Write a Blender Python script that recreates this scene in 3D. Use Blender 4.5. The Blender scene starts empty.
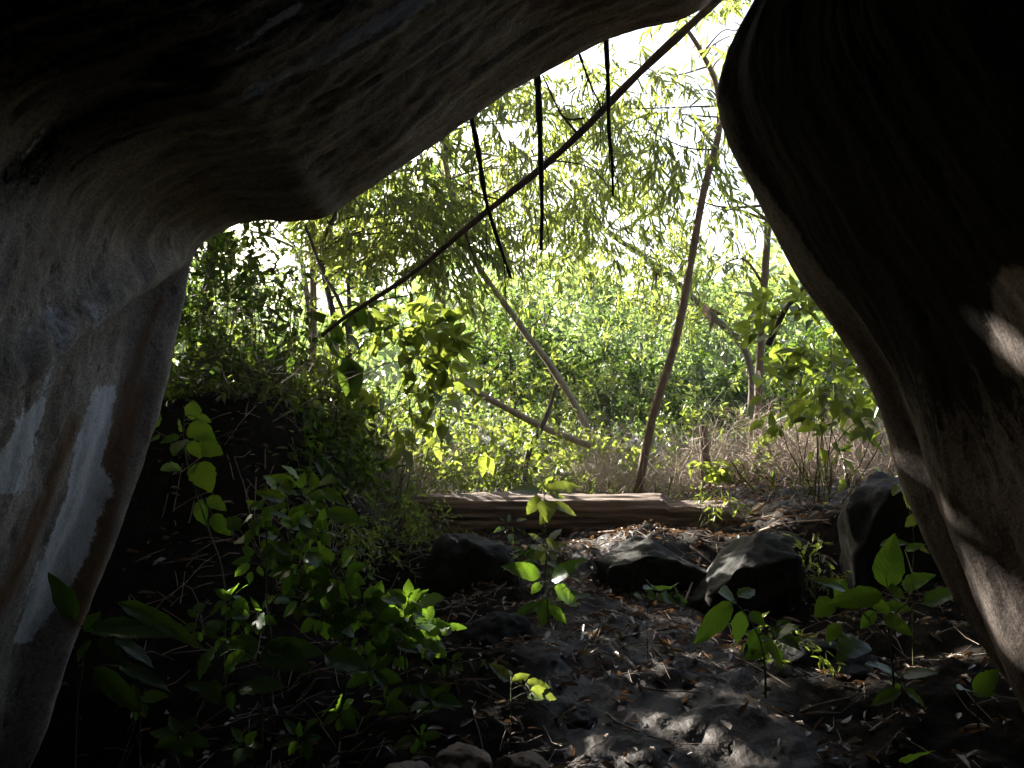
import bpy, math, random
import numpy as np
from mathutils import Vector, Matrix
from mathutils.bvhtree import BVHTree

rng = np.random.default_rng(7)
random.seed(7)
sc = bpy.context.scene
col = sc.collection
R = math.radians

# ------------------------------------------------------------------ camera, sky, sun, exposure
CAM = np.array([0.0, 0.0, 1.5])
PITCH = R(2.15)
FPX = 963.0
cam_data = bpy.data.cameras.new('camera')
cam_data.sensor_width = 36.0
cam_data.lens = 36.0 * FPX / 1024.0
cam_data.clip_start = 0.02
cam_data.clip_end = 3000.0
cam = bpy.data.objects.new('camera', cam_data)
col.objects.link(cam)
cam.location = CAM
cam.rotation_euler = (R(90) + PITCH, 0, 0)
sc.camera = cam

SUN_AZ = R(-41)      # to the left of the view (+Y)
SUN_EL = R(25.5)
SUN = np.array([math.sin(SUN_AZ) * math.cos(SUN_EL), math.cos(SUN_AZ) * math.cos(SUN_EL), math.sin(SUN_EL)])
world = bpy.data.worlds.new('World')
sc.world = world
world.use_nodes = True
nt = world.node_tree
bg = nt.nodes['Background']
sky = nt.nodes.new('ShaderNodeTexSky')
sky.sky_type = 'NISHITA'
sky.sun_disc = False
sky.sun_elevation = SUN_EL
sky.sun_rotation = SUN_AZ
sky.air_density = 1.0
sky.dust_density = 4.0
sky.ozone_density = 1.0
nt.links.new(sky.outputs[0], bg.inputs[0])
bg.inputs[1].default_value = 0.08
sun_data = bpy.data.lights.new('sun', 'SUN')
sun_data.energy = 5.0
sun_data.angle = R(0.5)
sun_data.color = (1.0, 0.94, 0.84)
sun = bpy.data.objects.new('sun', sun_data)
col.objects.link(sun)
sun.rotation_euler = Vector(SUN).to_track_quat('Z', 'Y').to_euler()

vs = sc.view_settings
vs.view_transform = 'Standard'
vs.look = 'None'
vs.gamma = 1.0
vs.use_curve_mapping = False
vs.exposure = 2.75
HAZE = 0.0009
cy = sc.cycles
cy.volume_bounces = 1
cy.max_bounces = 8
cy.diffuse_bounces = 5
cy.glossy_bounces = 2
cy.transmission_bounces = 5
cy.transparent_max_bounces = 8
cy.use_denoising = True
cy.sample_clamp_indirect = 6.0
cy.caustics_reflective = False
cy.caustics_refractive = False

# ------------------------------------------------------------------ helpers
cP, sP = math.cos(PITCH), math.sin(PITCH)
def P(px, py, Y):
    """world point at distance Y (along +Y) seen at pixel px, py"""
    a = (px - 512.0) / FPX
    b = (384.0 - py) / FPX
    d = np.array([a, cP - b * sP, sP + b * cP])
    return CAM + d * (Y / d[1])

def ray(px, py):
    d = P(px, py, 1.0) - CAM
    return d / np.linalg.norm(d)

def unit(v):
    v = np.asarray(v, float)
    return v / (np.linalg.norm(v, axis=-1, keepdims=True) + 1e-12)

def smooth(a, b, x):
    t = np.clip((np.asarray(x, float) - a) / (b - a), 0, 1)
    return t * t * (3 - 2 * t)

def _hash(ix, iy, iz, s):
    h = (ix.astype(np.uint64) * np.uint64(374761393) + iy.astype(np.uint64) * np.uint64(668265263)
         + iz.astype(np.uint64) * np.uint64(2147483647) + np.uint64(s * 1274126177 & 0xffffffff))
    h &= np.uint64(0xffffffff)
    h = ((h ^ (h >> np.uint64(13))) * np.uint64(1274126177)) & np.uint64(0xffffffff)
    h = ((h ^ (h >> np.uint64(16))) * np.uint64(2246822519)) & np.uint64(0xffffffff)
    return ((h ^ (h >> np.uint64(15))) & np.uint64(0xffffff)).astype(float) / float(0xffffff)

def noise(p, s=0):
    p = np.asarray(p, float) + 1000.0
    i = np.floor(p).astype(np.int64)
    f = p - i
    f = f * f * (3 - 2 * f)
    r = 0
    for dx in (0, 1):
        for dy in (0, 1):
            for dz in (0, 1):
                w = (f[..., 0] if dx else 1 - f[..., 0]) * (f[..., 1] if dy else 1 - f[..., 1]) * (f[..., 2] if dz else 1 - f[..., 2])
                r = r + w * _hash(i[..., 0] + dx, i[..., 1] + dy, i[..., 2] + dz, s)
    return r * 2 - 1

def fbm(p, octs=4, s=0, gain=0.5):
    r, a, q = 0, 1.0, np.asarray(p, float)
    for o in range(octs):
        r = r + a * noise(q, s + o)
        q = q * 2.03
        a *= gain
    return r

def link(name, me, mat=None, parent=None):
    o = bpy.data.objects.new(name, me)
    col.objects.link(o)
    if mat is not None and len(me.materials) == 0:
        me.materials.append(mat)
    if parent is not None:
        o.parent = parent
    return o

def mesh_np(name, verts, faces_list, smooth_shade=True, attrs=None, uv=None):
    """faces_list: list of int arrays (n,k)"""
    me = bpy.data.meshes.new(name)
    verts = np.asarray(verts, np.float32)
    me.vertices.add(len(verts))
    me.vertices.foreach_set('co', verts.ravel())
    loops = np.concatenate([f.ravel() for f in faces_list]).astype(np.int32)
    sizes = np.concatenate([np.full(len(f), f.shape[1], np.int32) for f in faces_list])
    starts = np.concatenate([[0], np.cumsum(sizes)[:-1]]).astype(np.int32)
    me.loops.add(len(loops))
    me.loops.foreach_set('vertex_index', loops)
    me.polygons.add(len(sizes))
    me.polygons.foreach_set('loop_start', starts)
    if smooth_shade:
        me.polygons.foreach_set('use_smooth', np.ones(len(sizes), bool))
    for k, a in (attrs or {}).items():
        at = me.attributes.new(k, 'FLOAT', 'POINT')
        at.data.foreach_set('value', np.asarray(a, np.float32))
    if uv is not None:
        l = me.uv_layers.new(name='UVMap')
        l.data.foreach_set('uv', np.asarray(uv, np.float32)[loops].ravel())
    me.update(calc_edges=True)
    me.validate()
    return me

def tag(o, label=None, cat=None, group=None, kind=None):
    if label: o['label'] = label
    if cat: o['category'] = cat
    if group: o['group'] = group
    if kind: o['kind'] = kind
    return o

def empty(name, loc, label, cat, group=None):
    o = bpy.data.objects.new(name, None)
    o.location = loc
    col.objects.link(o)
    return tag(o, label, cat, group)

def catmull(pts, n):
    pts = np.asarray(pts, float)
    p = np.vstack([2 * pts[0] - pts[1], pts, 2 * pts[-1] - pts[-2]])
    out = []
    m = len(pts) - 1
    for i in range(m):
        a, b, c, d = p[i:i + 4]
        for t in np.linspace(0, 1, n, endpoint=False):
            out.append(0.5 * ((2 * b) + (c - a) * t + (2 * a - 5 * b + 4 * c - d) * t * t + (3 * b - a - 3 * c + d) * t ** 3))
    out.append(pts[-1])
    return np.array(out)

def resample(pl, n):
    s = np.concatenate([[0], np.cumsum(np.linalg.norm(np.diff(pl[:, :3], axis=0), axis=1))])
    t = np.linspace(0, s[-1], n)
    return np.stack([np.interp(t, s, pl[:, k]) for k in range(pl.shape[1])], 1), t

class Tubes:
    """tapered tubes gathered into one mesh"""
    def __init__(self):
        self.v, self.f, self.n = [], [], 0
    def add(self, pts, r0, r1, sides=6, wob=0.0, bend=0):
        pts = np.asarray(pts, float)
        if bend:
            pts = catmull(pts, bend)
        k = len(pts)
        tan = unit(np.gradient(pts, axis=0))
        ref = np.array([0, 0, 1.0]) if abs(tan[0][2]) < 0.8 else np.array([1.0, 0, 0])
        u = unit(np.cross(tan, ref))
        w = np.cross(tan, u)
        rad = np.linspace(r0, r1, k)
        if wob:
            rad = rad * (1 + wob * rng.uniform(-1, 1, k))
        ang = np.linspace(0, 2 * np.pi, sides, endpoint=False)
        ring = pts[:, None, :] + rad[:, None, None] * (np.cos(ang)[None, :, None] * u[:, None, :] + np.sin(ang)[None, :, None] * w[:, None, :])
        self.v.append(ring.reshape(-1, 3))
        i = np.arange(k - 1)[:, None] * sides
        j = np.arange(sides)[None, :]
        jn = (j + 1) % sides
        q = np.stack([i + j, i + jn, i + sides + jn, i + sides + j], -1).reshape(-1, 4) + self.n
        self.f.append(q)
        self.n += k * sides
        return pts
    def mesh(self, name, loc=(0, 0, 0)):
        v = np.concatenate(self.v) - np.asarray(loc, float)
        return mesh_np(name, v, [np.concatenate(self.f)])
    def build(self, name, mat, parent=None, loc=(0, 0, 0)):
        return link(name, self.mesh(name, loc), mat, parent)

# leaf batches: 6 vertex leaf folded along the midrib
def leaf_batch(pos, xdir, nrm, length, width, fold=0.25):
    pos = np.asarray(pos, float); X = unit(xdir)
    Z = np.asarray(nrm, float)
    Z = unit(Z - (Z * X).sum(1, keepdims=True) * X)
    Y = np.cross(Z, X)
    L = np.broadcast_to(length, (len(pos),))[:, None]
    W = np.broadcast_to(width, (len(pos),))[:, None] * 0.5
    b = pos
    def pt(s, w, drop=0.0):
        return b + X * L * s + Y * W * w + Z * (np.abs(w) * fold * W - drop * L)
    v = np.stack([pt(0, 0), pt(.30, .95), pt(.66, .72, .05), pt(1, 0, .16), pt(.66, -.72, .05), pt(.30, -.95)], 1)
    n = len(pos)
    o = (np.arange(n) * 6)[:, None]
    f = np.concatenate([o + np.array([[0, 5, 4, 3]]), o + np.array([[0, 3, 2, 1]])])
    return v.reshape(-1, 3), f

SUN_GAPS = []       # (point, radius): holes cut in the foliage so sun reaches chosen spots
def in_gap(p, tip):
    m = np.zeros(len(p), bool)
    for q, r in SUN_GAPS:
        for e in (p, .5 * (p + tip), tip):
            w = e - q
            t = w @ SUN
            d = np.linalg.norm(w - t[:, None] * SUN, axis=1)
            m |= (d < r + .025) & (t > 1.2)
    return m

def leaf_mesh(name, pos, xdir, nrm, length, width, loc=(0, 0, 0), fold=0.25, carve=True):
    if carve and len(SUN_GAPS):
        k = ~in_gap(pos, pos + unit(xdir) * (length[:, None] if np.ndim(length) else length))
        pos, xdir, nrm = pos[k], xdir[k], nrm[k]
        if np.ndim(length): length = length[k]
        if np.ndim(width): width = width[k]
    v, f = leaf_batch(pos, xdir, nrm, length, width, fold)
    tint = np.repeat(rng.uniform(0, 1, len(pos)), 6)
    return mesh_np(name, v - np.asarray(loc, float), [f], attrs={'tint': tint})

# ------------------------------------------------------------------ materials
def new_mat(name):
    m = bpy.data.materials.new(name)
    m.use_nodes = True
    n = m.node_tree
    for x in list(n.nodes): n.nodes.remove(x)
    return m, n, (lambda t, **k: _node(n, t, **k))
def _node(n, t, **k):
    x = n.nodes.new(t)
    for a, b in k.items():
        if a.startswith('i_'):
            x.inputs[a[2:].replace('_', ' ')].default_value = b
        else:
            setattr(x, a, b)
    return x
def ramp(n, pts):
    r = n.nodes.new('ShaderNodeValToRGB')
    e = r.color_ramp.elements
    while len(e) < len(pts): e.new(0.5)
    for x, (p, c) in zip(e, pts):
        x.position = p
        x.color = (*c, 1) if len(c) == 3 else c
    return r

def leaf_mat(name, dark, light, trans, spec=0.35, amount=0.55):
    m, n, N = new_mat(name)
    L = n.links.new
    at = N('ShaderNodeAttribute', attribute_name='tint')
    oi = N('ShaderNodeObjectInfo')
    ad = N('ShaderNodeMath', operation='MULTIPLY_ADD'); ad.inputs[1].default_value = .35; 
    L(oi.outputs['Random'], ad.inputs[0])
    sc_ = N('ShaderNodeMath', operation='MULTIPLY'); sc_.inputs[1].default_value = .65
    L(at.outputs['Fac'], sc_.inputs[0]); L(sc_.outputs[0], ad.inputs[2])
    tc = N('ShaderNodeTexCoord')
    no = N('ShaderNodeTexNoise'); no.inputs['Scale'].default_value = 45; L(tc.outputs['Object'], no.inputs['Vector'])
    r1 = ramp(n, [(0, dark), (.8, light), (1, tuple(min(1, c * 1.5) for c in light))])
    L(ad.outputs[0], r1.inputs[0])
    mx = N('ShaderNodeMix', data_type='RGBA', blend_type='MULTIPLY'); mx.inputs[0].default_value = .5
    r2 = ramp(n, [(.3, (.6, .6, .6)), (.7, (1.25, 1.2, 1.0))]); L(no.outputs['Fac'], r2.inputs[0])
    L(r1.outputs[0], mx.inputs[6]); L(r2.outputs[0], mx.inputs[7])
    va = N('ShaderNodeAttribute', attribute_name='vein')
    sn = N('ShaderNodeMath', operation='SINE'); L(va.outputs['Fac'], sn.inputs[0])
    vr = N('ShaderNodeMapRange'); vr.inputs['From Min'].default_value = .80; vr.inputs['From Max'].default_value = 1; vr.inputs['To Min'].default_value = 1; vr.inputs['To Max'].default_value = .55
    L(sn.outputs[0], vr.inputs['Value'])
    p = N('ShaderNodeBsdfPrincipled'); p.inputs['Roughness'].default_value = .34
    p.inputs['Specular IOR Level'].default_value = spec
    L(mx.outputs[2], p.inputs['Base Color'])
    t = N('ShaderNodeBsdfTranslucent')
    r3 = ramp(n, [(0, tuple(c * .65 for c in trans)), (1, trans)]); L(ad.outputs[0], r3.inputs[0])
    tm = N('ShaderNodeMix', data_type='RGBA', blend_type='MULTIPLY'); tm.inputs[0].default_value = 1; L(r3.outputs[0], tm.inputs[6]); L(vr.outputs[0], tm.inputs[7]); L(tm.outputs[2], t.inputs[0])
    s = N('ShaderNodeMixShader'); s.inputs[0].default_value = amount
    L(p.outputs[0], s.inputs[1]); L(t.outputs[0], s.inputs[2])
    o = N('ShaderNodeOutputMaterial'); L(s.outputs[0], o.inputs[0])
    return m

M = {}
M['leaf_tree'] = leaf_mat('leaf_tree', (.022, .042, .015), (.06, .09, .035), (.33, .42, .05), spec=.7)
M['leaf_narrow'] = leaf_mat('leaf_narrow', (.028, .05, .022), (.065, .09, .045), (.40, .48, .08), spec=.8)
M['leaf_far'] = leaf_mat('leaf_far', (.02, .042, .030), (.055, .085, .058), (.27, .39, .09), spec=.9)
M['leaf_shrub'] = leaf_mat('leaf_shrub', (.04, .075, .018), (.085, .13, .035), (.36, .44, .06), spec=.5)
M['leaf_near'] = leaf_mat('leaf_near', (.024, .06, .014), (.05, .105, .024), (.19, .34, .025), spec=.25, amount=.52)
M['leaf_dark'] = leaf_mat('leaf_dark', (.02, .045, .012), (.05, .08, .02), (.12, .2, .02))
M['leaf_dry'] = leaf_mat('leaf_dry', (.07, .05, .036), (.27, .215, .17), (.2, .1, .04), spec=.45, amount=.25)
M['grass_dry'] = leaf_mat('grass_dry', (.12, .11, .05), (.24, .2, .10), (.25, .2, .07), spec=.3, amount=.35)
M['grass_green'] = leaf_mat('grass_green', (.04, .08, .02), (.09, .15, .03), (.25, .35, .04), amount=.45)

def bark_mat(name, a, b, scale=14, stretch=(1, 1, .35), bump=.5):
    m, n, N = new_mat(name)
    L = n.links.new
    tc = N('ShaderNodeTexCoord')
    mp = N('ShaderNodeMapping'); mp.inputs['Scale'].default_value = stretch
    L(tc.outputs['Object'], mp.inputs[0])
    no = N('ShaderNodeTexNoise'); no.inputs['Scale'].default_value = scale; no.inputs['Detail'].default_value = 6
    no.inputs['Roughness'].default_value = .7
    L(mp.outputs[0], no.inputs['Vector'])
    r = ramp(n, [(.3, a), (.7, b)]); L(no.outputs['Fac'], r.inputs[0])
    p = N('ShaderNodeBsdfPrincipled'); p.inputs['Roughness'].default_value = .85
    L(r.outputs[0], p.inputs['Base Color'])
    bu = N('ShaderNodeBump'); bu.inputs['Strength'].default_value = bump; bu.inputs['Distance'].default_value = .015
    L(no.outputs['Fac'], bu.inputs['Height']); L(bu.outputs[0], p.inputs['Normal'])
    o = N('ShaderNodeOutputMaterial'); L(p.outputs[0], o.inputs[0])
    return m
M['bark_brown'] = bark_mat('bark_brown', (.06, .042, .028), (.18, .13, .09), 20)
M['bark_grey'] = bark_mat('bark_grey', (.12, .10, .07), (.30, .25, .19), 18)
M['bark_dark'] = bark_mat('bark_dark', (.03, .023, .019), (.085, .066, .053), 18)
M['stem_green'] = bark_mat('stem_green', (.05, .07, .02), (.11, .12, .05), 30)
M['stem_dry'] = bark_mat('stem_dry', (.14, .10, .075), (.36, .29, .23), 25)
M['stem_pale'] = bark_mat('stem_pale', (.24, .18, .14), (.48, .40, .34), 25)
M['root'] = bark_mat('root', (.008, .006, .005), (.022, .018, .015), 25)
M['log'] = bark_mat('log', (.07, .048, .038), (.34, .26, .21), 16, (.12, 1.2, 1.6), .9)

def boulder_mat(name, c_dark, c_mid, c_light, stains_shade=True):
    m, n, N = new_mat(name)
    L = n.links.new
    tc = N('ShaderNodeTexCoord')
    mp = N('ShaderNodeMapping'); mp.inputs['Scale'].default_value = (1.3, 6.0, 1)
    L(tc.outputs['UV'], mp.inputs[0])
    st = N('ShaderNodeTexNoise'); st.inputs['Scale'].default_value = 1.6; st.inputs['Detail'].default_value = 9; st.inputs['Roughness'].default_value = .68
    st.inputs['Distortion'].default_value = .6
    L(mp.outputs[0], st.inputs['Vector'])
    gr = N('ShaderNodeTexNoise'); gr.inputs['Scale'].default_value = 38; gr.inputs['Detail'].default_value = 6; gr.inputs['Roughness'].default_value = .75
    L(tc.outputs['Object'], gr.inputs['Vector'])
    bl = N('ShaderNodeTexNoise'); bl.inputs['Scale'].default_value = 2.2; bl.inputs['Detail'].default_value = 5
    L(tc.outputs['Object'], bl.inputs['Vector'])
    r = ramp(n, [(.25, c_dark), (.5, c_mid), (.75, c_light)]); L(st.outputs['Fac'], r.inputs[0])
    mx = N('ShaderNodeMix', data_type='RGBA', blend_type='MULTIPLY'); mx.inputs[0].default_value = .8
    r2 = ramp(n, [(.3, (.5, .5, .5)), (.7, (1.2, 1.2, 1.2))]); L(gr.outputs['Fac'], r2.inputs[0])
    L(r.outputs[0], mx.inputs[6]); L(r2.outputs[0], mx.inputs[7])
    mx2 = N('ShaderNodeMix', data_type='RGBA', blend_type='MULTIPLY'); mx2.inputs[0].default_value = .7
    r3 = ramp(n, [(.35, (.55, .5, .46)), (.65, (1.1, 1.1, 1.1))]); L(bl.outputs['Fac'], r3.inputs[0])
    L(mx.outputs[2], mx2.inputs[6]); L(r3.outputs[0], mx2.inputs[7])
    last = mx2.outputs[2]
    mp3 = N('ShaderNodeMapping'); mp3.inputs['Scale'].default_value = (5, 16, 1); L(tc.outputs['UV'], mp3.inputs[0])
    pi = N('ShaderNodeTexNoise'); pi.inputs['Scale'].default_value = 1.5; pi.inputs['Detail'].default_value = 3; L(mp3.outputs[0], pi.inputs['Vector'])
    pr = ramp(n, [(.60, (1, 1, 1)), (.70, (.42, .38, .35))]); L(pi.outputs['Fac'], pr.inputs[0])
    mx3 = N('ShaderNodeMix', data_type='RGBA', blend_type='MULTIPLY'); mx3.inputs[0].default_value = .85; L(last, mx3.inputs[6]); L(pr.outputs[0], mx3.inputs[7])
    g2 = N('ShaderNodeTexNoise'); g2.inputs['Scale'].default_value = 110; g2.inputs['Detail'].default_value = 3; L(tc.outputs['Object'], g2.inputs['Vector'])
    gr2 = ramp(n, [(.35, (.6, .6, .6)), (.65, (1.25, 1.25, 1.25))]); L(g2.outputs['Fac'], gr2.inputs[0])
    mx4 = N('ShaderNodeMix', data_type='RGBA', blend_type='MULTIPLY'); mx4.inputs[0].default_value = .8; L(mx3.outputs[2], mx4.inputs[6]); L(gr2.outputs[0], mx4.inputs[7])
    last = mx4.outputs[2]
    if stains_shade:
        for nm, c0, c1 in (('rust', (.15, .08, .042), (.27, .165, .095)), ('black', (.004, .0035, .003), (.012, .0105, .009)), ('white', (.58, .59, .61), (.80, .80, .82))):  # rust and white are real marks; black also carries painted shade
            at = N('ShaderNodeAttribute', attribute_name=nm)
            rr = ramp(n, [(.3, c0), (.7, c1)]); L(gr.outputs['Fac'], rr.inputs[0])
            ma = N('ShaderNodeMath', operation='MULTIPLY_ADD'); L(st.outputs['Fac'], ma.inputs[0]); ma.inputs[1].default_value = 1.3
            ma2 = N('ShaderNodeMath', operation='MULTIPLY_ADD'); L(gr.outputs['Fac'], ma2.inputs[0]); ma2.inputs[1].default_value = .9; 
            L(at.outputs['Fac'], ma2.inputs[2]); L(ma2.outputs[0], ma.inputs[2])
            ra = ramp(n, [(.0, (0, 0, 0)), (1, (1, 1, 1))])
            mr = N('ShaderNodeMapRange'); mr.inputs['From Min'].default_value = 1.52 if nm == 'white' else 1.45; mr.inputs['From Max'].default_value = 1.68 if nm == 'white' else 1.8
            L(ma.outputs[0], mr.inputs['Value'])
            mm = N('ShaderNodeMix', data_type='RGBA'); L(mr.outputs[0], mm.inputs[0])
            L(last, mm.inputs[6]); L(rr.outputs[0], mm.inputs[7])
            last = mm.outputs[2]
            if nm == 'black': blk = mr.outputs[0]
    p = N('ShaderNodeBsdfPrincipled'); p.inputs['Roughness'].default_value = .9
    if stains_shade:
        sp = N('ShaderNodeMapRange'); sp.inputs['To Min'].default_value = .2; sp.inputs['To Max'].default_value = .02; L(blk, sp.inputs['Value']); L(sp.outputs[0], p.inputs['Specular IOR Level'])
    L(last, p.inputs['Base Color'])
    b1 = N('ShaderNodeBump'); b1.inputs['Strength'].default_value = .5; b1.inputs['Distance'].default_value = .016
    L(st.outputs['Fac'], b1.inputs['Height'])
    b2 = N('ShaderNodeBump'); b2.inputs['Strength'].default_value = .7; b2.inputs['Distance'].default_value = .008
    L(gr.outputs['Fac'], b2.inputs['Height']); L(b1.outputs[0], b2.inputs['Normal']); L(b2.outputs[0], p.inputs['Normal'])
    o = N('ShaderNodeOutputMaterial'); L(p.outputs[0], o.inputs[0])
    return m
M['boulder_warm'] = boulder_mat('boulder_warm', (.39, .335, .285), (.51, .445, .385), (.61, .545, .485))
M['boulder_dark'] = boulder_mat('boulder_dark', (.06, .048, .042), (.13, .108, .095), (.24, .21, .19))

def rock_mat(name, a, b, c):
    m, n, N = new_mat(name)
    L = n.links.new
    tc = N('ShaderNodeTexCoord')
    no = N('ShaderNodeTexNoise'); no.inputs['Scale'].default_value = 5; no.inputs['Detail'].default_value = 9; no.inputs['Roughness'].default_value = .7
    L(tc.outputs['Object'], no.inputs['Vector'])
    fi = N('ShaderNodeTexNoise'); fi.inputs['Scale'].default_value = 50; fi.inputs['Detail'].default_value = 5
    L(tc.outputs['Object'], fi.inputs['Vector'])
    r = ramp(n, [(.3, a), (.52, b), (.72, c)]); L(no.outputs['Fac'], r.inputs[0])
    mx = N('ShaderNodeMix', data_type='RGBA', blend_type='MULTIPLY'); mx.inputs[0].default_value = .7
    r2 = ramp(n, [(.3, (.5, .5, .5)), (.7, (1.2, 1.2, 1.2))]); L(fi.outputs['Fac'], r2.inputs[0])
    L(r.outputs[0], mx.inputs[6]); L(r2.outputs[0], mx.inputs[7])
    p = N('ShaderNodeBsdfPrincipled'); p.inputs['Roughness'].default_value = .8; p.inputs['Specular IOR Level'].default_value = .2
    L(mx.outputs[2], p.inputs['Base Color'])
    b1 = N('ShaderNodeBump'); b1.inputs['Strength'].default_value = .7; b1.inputs['Distance'].default_value = .02
    L(no.outputs['Fac'], b1.inputs['Height'])
    b2 = N('ShaderNodeBump'); b2.inputs['Strength'].default_value = .6; b2.inputs['Distance'].default_value = .005
    L(fi.outputs['Fac'], b2.inputs['Height']); L(b1.outputs[0], b2.inputs['Normal']); L(b2.outputs[0], p.inputs['Normal'])
    o = N('ShaderNodeOutputMaterial'); L(p.outputs[0], o.inputs[0])
    return m
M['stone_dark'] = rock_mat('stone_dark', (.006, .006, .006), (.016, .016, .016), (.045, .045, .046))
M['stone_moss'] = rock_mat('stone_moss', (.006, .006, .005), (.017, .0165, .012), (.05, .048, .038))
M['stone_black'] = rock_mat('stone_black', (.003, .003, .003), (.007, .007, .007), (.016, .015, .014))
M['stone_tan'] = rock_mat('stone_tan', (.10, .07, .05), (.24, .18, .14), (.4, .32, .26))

def ground_mat():
    m, n, N = new_mat('earth')
    L = n.links.new
    tc = N('ShaderNodeTexCoord')
    no = N('ShaderNodeTexNoise'); no.inputs['Scale'].default_value = 3.5; no.inputs['Detail'].default_value = 9; no.inputs['Roughness'].default_value = .7
    L(tc.outputs['Object'], no.inputs['Vector'])
    vo = N('ShaderNodeTexVoronoi'); vo.inputs['Scale'].default_value = 32; vo.inputs['Randomness'].default_value = 1
    mp = N('ShaderNodeMapping'); mp.inputs['Rotation'].default_value = (0, 0, .6); mp.inputs['Scale'].default_value = (1, .45, 1)
    L(tc.outputs['Object'], mp.inputs[0]); L(mp.outputs[0], vo.inputs['Vector'])
    fi = N('ShaderNodeTexNoise'); fi.inputs['Scale'].default_value = 60; fi.inputs['Detail'].default_value = 5
    L(tc.outputs['Object'], fi.inputs['Vector'])
    r = ramp(n, [(.3, (.009, .0065, .005)), (.5, (.023, .0172, .0138)), (.72, (.062, .047, .039))]); L(no.outputs['Fac'], r.inputs[0])
    mx = N('ShaderNodeMix', data_type='RGBA', blend_type='MULTIPLY'); mx.inputs[0].default_value = .6
    r2 = ramp(n, [(0, (.4, .38, .36)), (1, (1.5, 1.45, 1.4))]); L(vo.outputs['Color'], r2.inputs[0])
    L(r.outputs[0], mx.inputs[6]); L(r2.outputs[0], mx.inputs[7])
    at = N('ShaderNodeAttribute', attribute_name='humus_shade')
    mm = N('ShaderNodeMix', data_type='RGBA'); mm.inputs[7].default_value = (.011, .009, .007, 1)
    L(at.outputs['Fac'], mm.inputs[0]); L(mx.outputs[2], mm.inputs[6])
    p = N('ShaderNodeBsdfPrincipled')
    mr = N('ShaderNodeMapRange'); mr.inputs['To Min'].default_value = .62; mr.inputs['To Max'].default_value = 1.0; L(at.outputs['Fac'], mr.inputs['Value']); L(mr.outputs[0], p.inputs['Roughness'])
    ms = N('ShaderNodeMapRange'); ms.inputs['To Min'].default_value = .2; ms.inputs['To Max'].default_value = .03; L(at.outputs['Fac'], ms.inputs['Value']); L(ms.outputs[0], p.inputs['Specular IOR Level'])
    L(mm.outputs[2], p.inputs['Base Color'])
    b0 = N('ShaderNodeBump'); b0.inputs['Strength'].default_value = .6; b0.inputs['Distance'].default_value = .03
    L(no.outputs['Fac'], b0.inputs['Height'])
    b1 = N('ShaderNodeBump'); b1.inputs['Strength'].default_value = .4; b1.inputs['Distance'].default_value = .012
    L(vo.outputs['Distance'], b1.inputs['Height']); L(b0.outputs[0], b1.inputs['Normal'])
    b2 = N('ShaderNodeBump'); b2.inputs['Strength'].default_value = .5; b2.inputs['Distance'].default_value = .008
    L(fi.outputs['Fac'], b2.inputs['Height']); L(b1.outputs[0], b2.inputs['Normal']); L(b2.outputs[0], p.inputs['Normal'])
    o = N('ShaderNodeOutputMaterial'); L(p.outputs[0], o.inputs[0])
    return m
M['earth'] = ground_mat()

# ------------------------------------------------------------------ ground: one sheet out to the horizon
def height(x, y):
    x = np.asarray(x, float); y = np.asarray(y, float)
    z = np.interp(y, [-400, -1, 2.5, 3.6, 4.3, 5.0, 5.5, 5.85, 6.2, 7.0, 9, 14, 30, 80, 400],
                  [.0, .0, .08, .2, .32, .41, .43, .47, .68, .69, .72, .72, .9, 1.2, 2])
    z = z + 0.95 * smooth(-.72, -1.75, x) * smooth(4.6, 6.3, y) * (1 - .5 * smooth(9, 16, y))       # bank on the left
    z = z - 0.10 * smooth(-.5, -1.4, x) * smooth(5.0, 4.2, y)                                   # hollow under the plants
    z = z - 0.45 * smooth(-1.35, -1.8, x) * smooth(4.7, 4.1, y) * smooth(.5, 1.5, y)
    z = z + 0.20 * smooth(1.25, 2.2, x) * smooth(3.0, 4.5, y) * smooth(12, 8, y)
    z = z + 4.5 * smooth(-.9, -3.2, y) * smooth(60, 30, np.abs(x))                                   # unseen slope added behind the viewer to shut out light
    near = smooth(14, 8, np.hypot(x, y - 5))
    q = np.stack([x, y, x * 0], -1)
    z = z + near * (.07 * fbm(q * 1.1, 3, 3) + .034 * fbm(q * 5.5, 3, 9) + .015 * fbm(q * 19, 2, 17))
    far = smooth(20, 60, np.hypot(x, y))
    z = z + far * 1.2 * fbm(q * .03, 3, 5)
    return z
def axis(lo, hi, step, out, g=1.22):
    a = list(np.arange(lo, hi + 1e-6, step))
    s = step
    while a[-1] < out: s *= g; a.append(a[-1] + s)
    s = step
    while a[0] > -out: s *= g; a.insert(0, a[0] - s)
    return np.array(a)
gx = axis(-3.2, 3.2, .028, 500); gy = axis(2.4, 9.2, .028, 500)
GX, GY = np.meshgrid(gx, gy)
GZ = height(GX, GY)
nx, ny = len(gx), len(gy)
idx = np.arange(nx * ny).reshape(ny, nx)
gq = np.stack([idx[:-1, :-1], idx[:-1, 1:], idx[1:, 1:], idx[1:, :-1]], -1).reshape(-1, 4)
gv = np.stack([GX, GY, GZ], -1).reshape(-1, 3)
path_c = np.interp(GY, [2, 3.6, 4.6, 5.4, 6.3, 7.5, 9], [.75, .68, .60, .50, .55, 1.6, 2.2])
humus_shade = np.clip(smooth(.34, .75, np.abs(GX - path_c) + .18 * fbm(np.stack([GX, GY, GX * 0], -1) * 2.5, 3, 31)), 0, 1) * smooth(7.2, 6.2, GY)  # humus off the path, made wide and dark to paint in shade
humus_shade = np.maximum(humus_shade, smooth(-.9, -1.5, GX) * smooth(9.5, 8, GY))
humus_shade = np.maximum(humus_shade * .95, smooth(1.0, -.5, GY))
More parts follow.
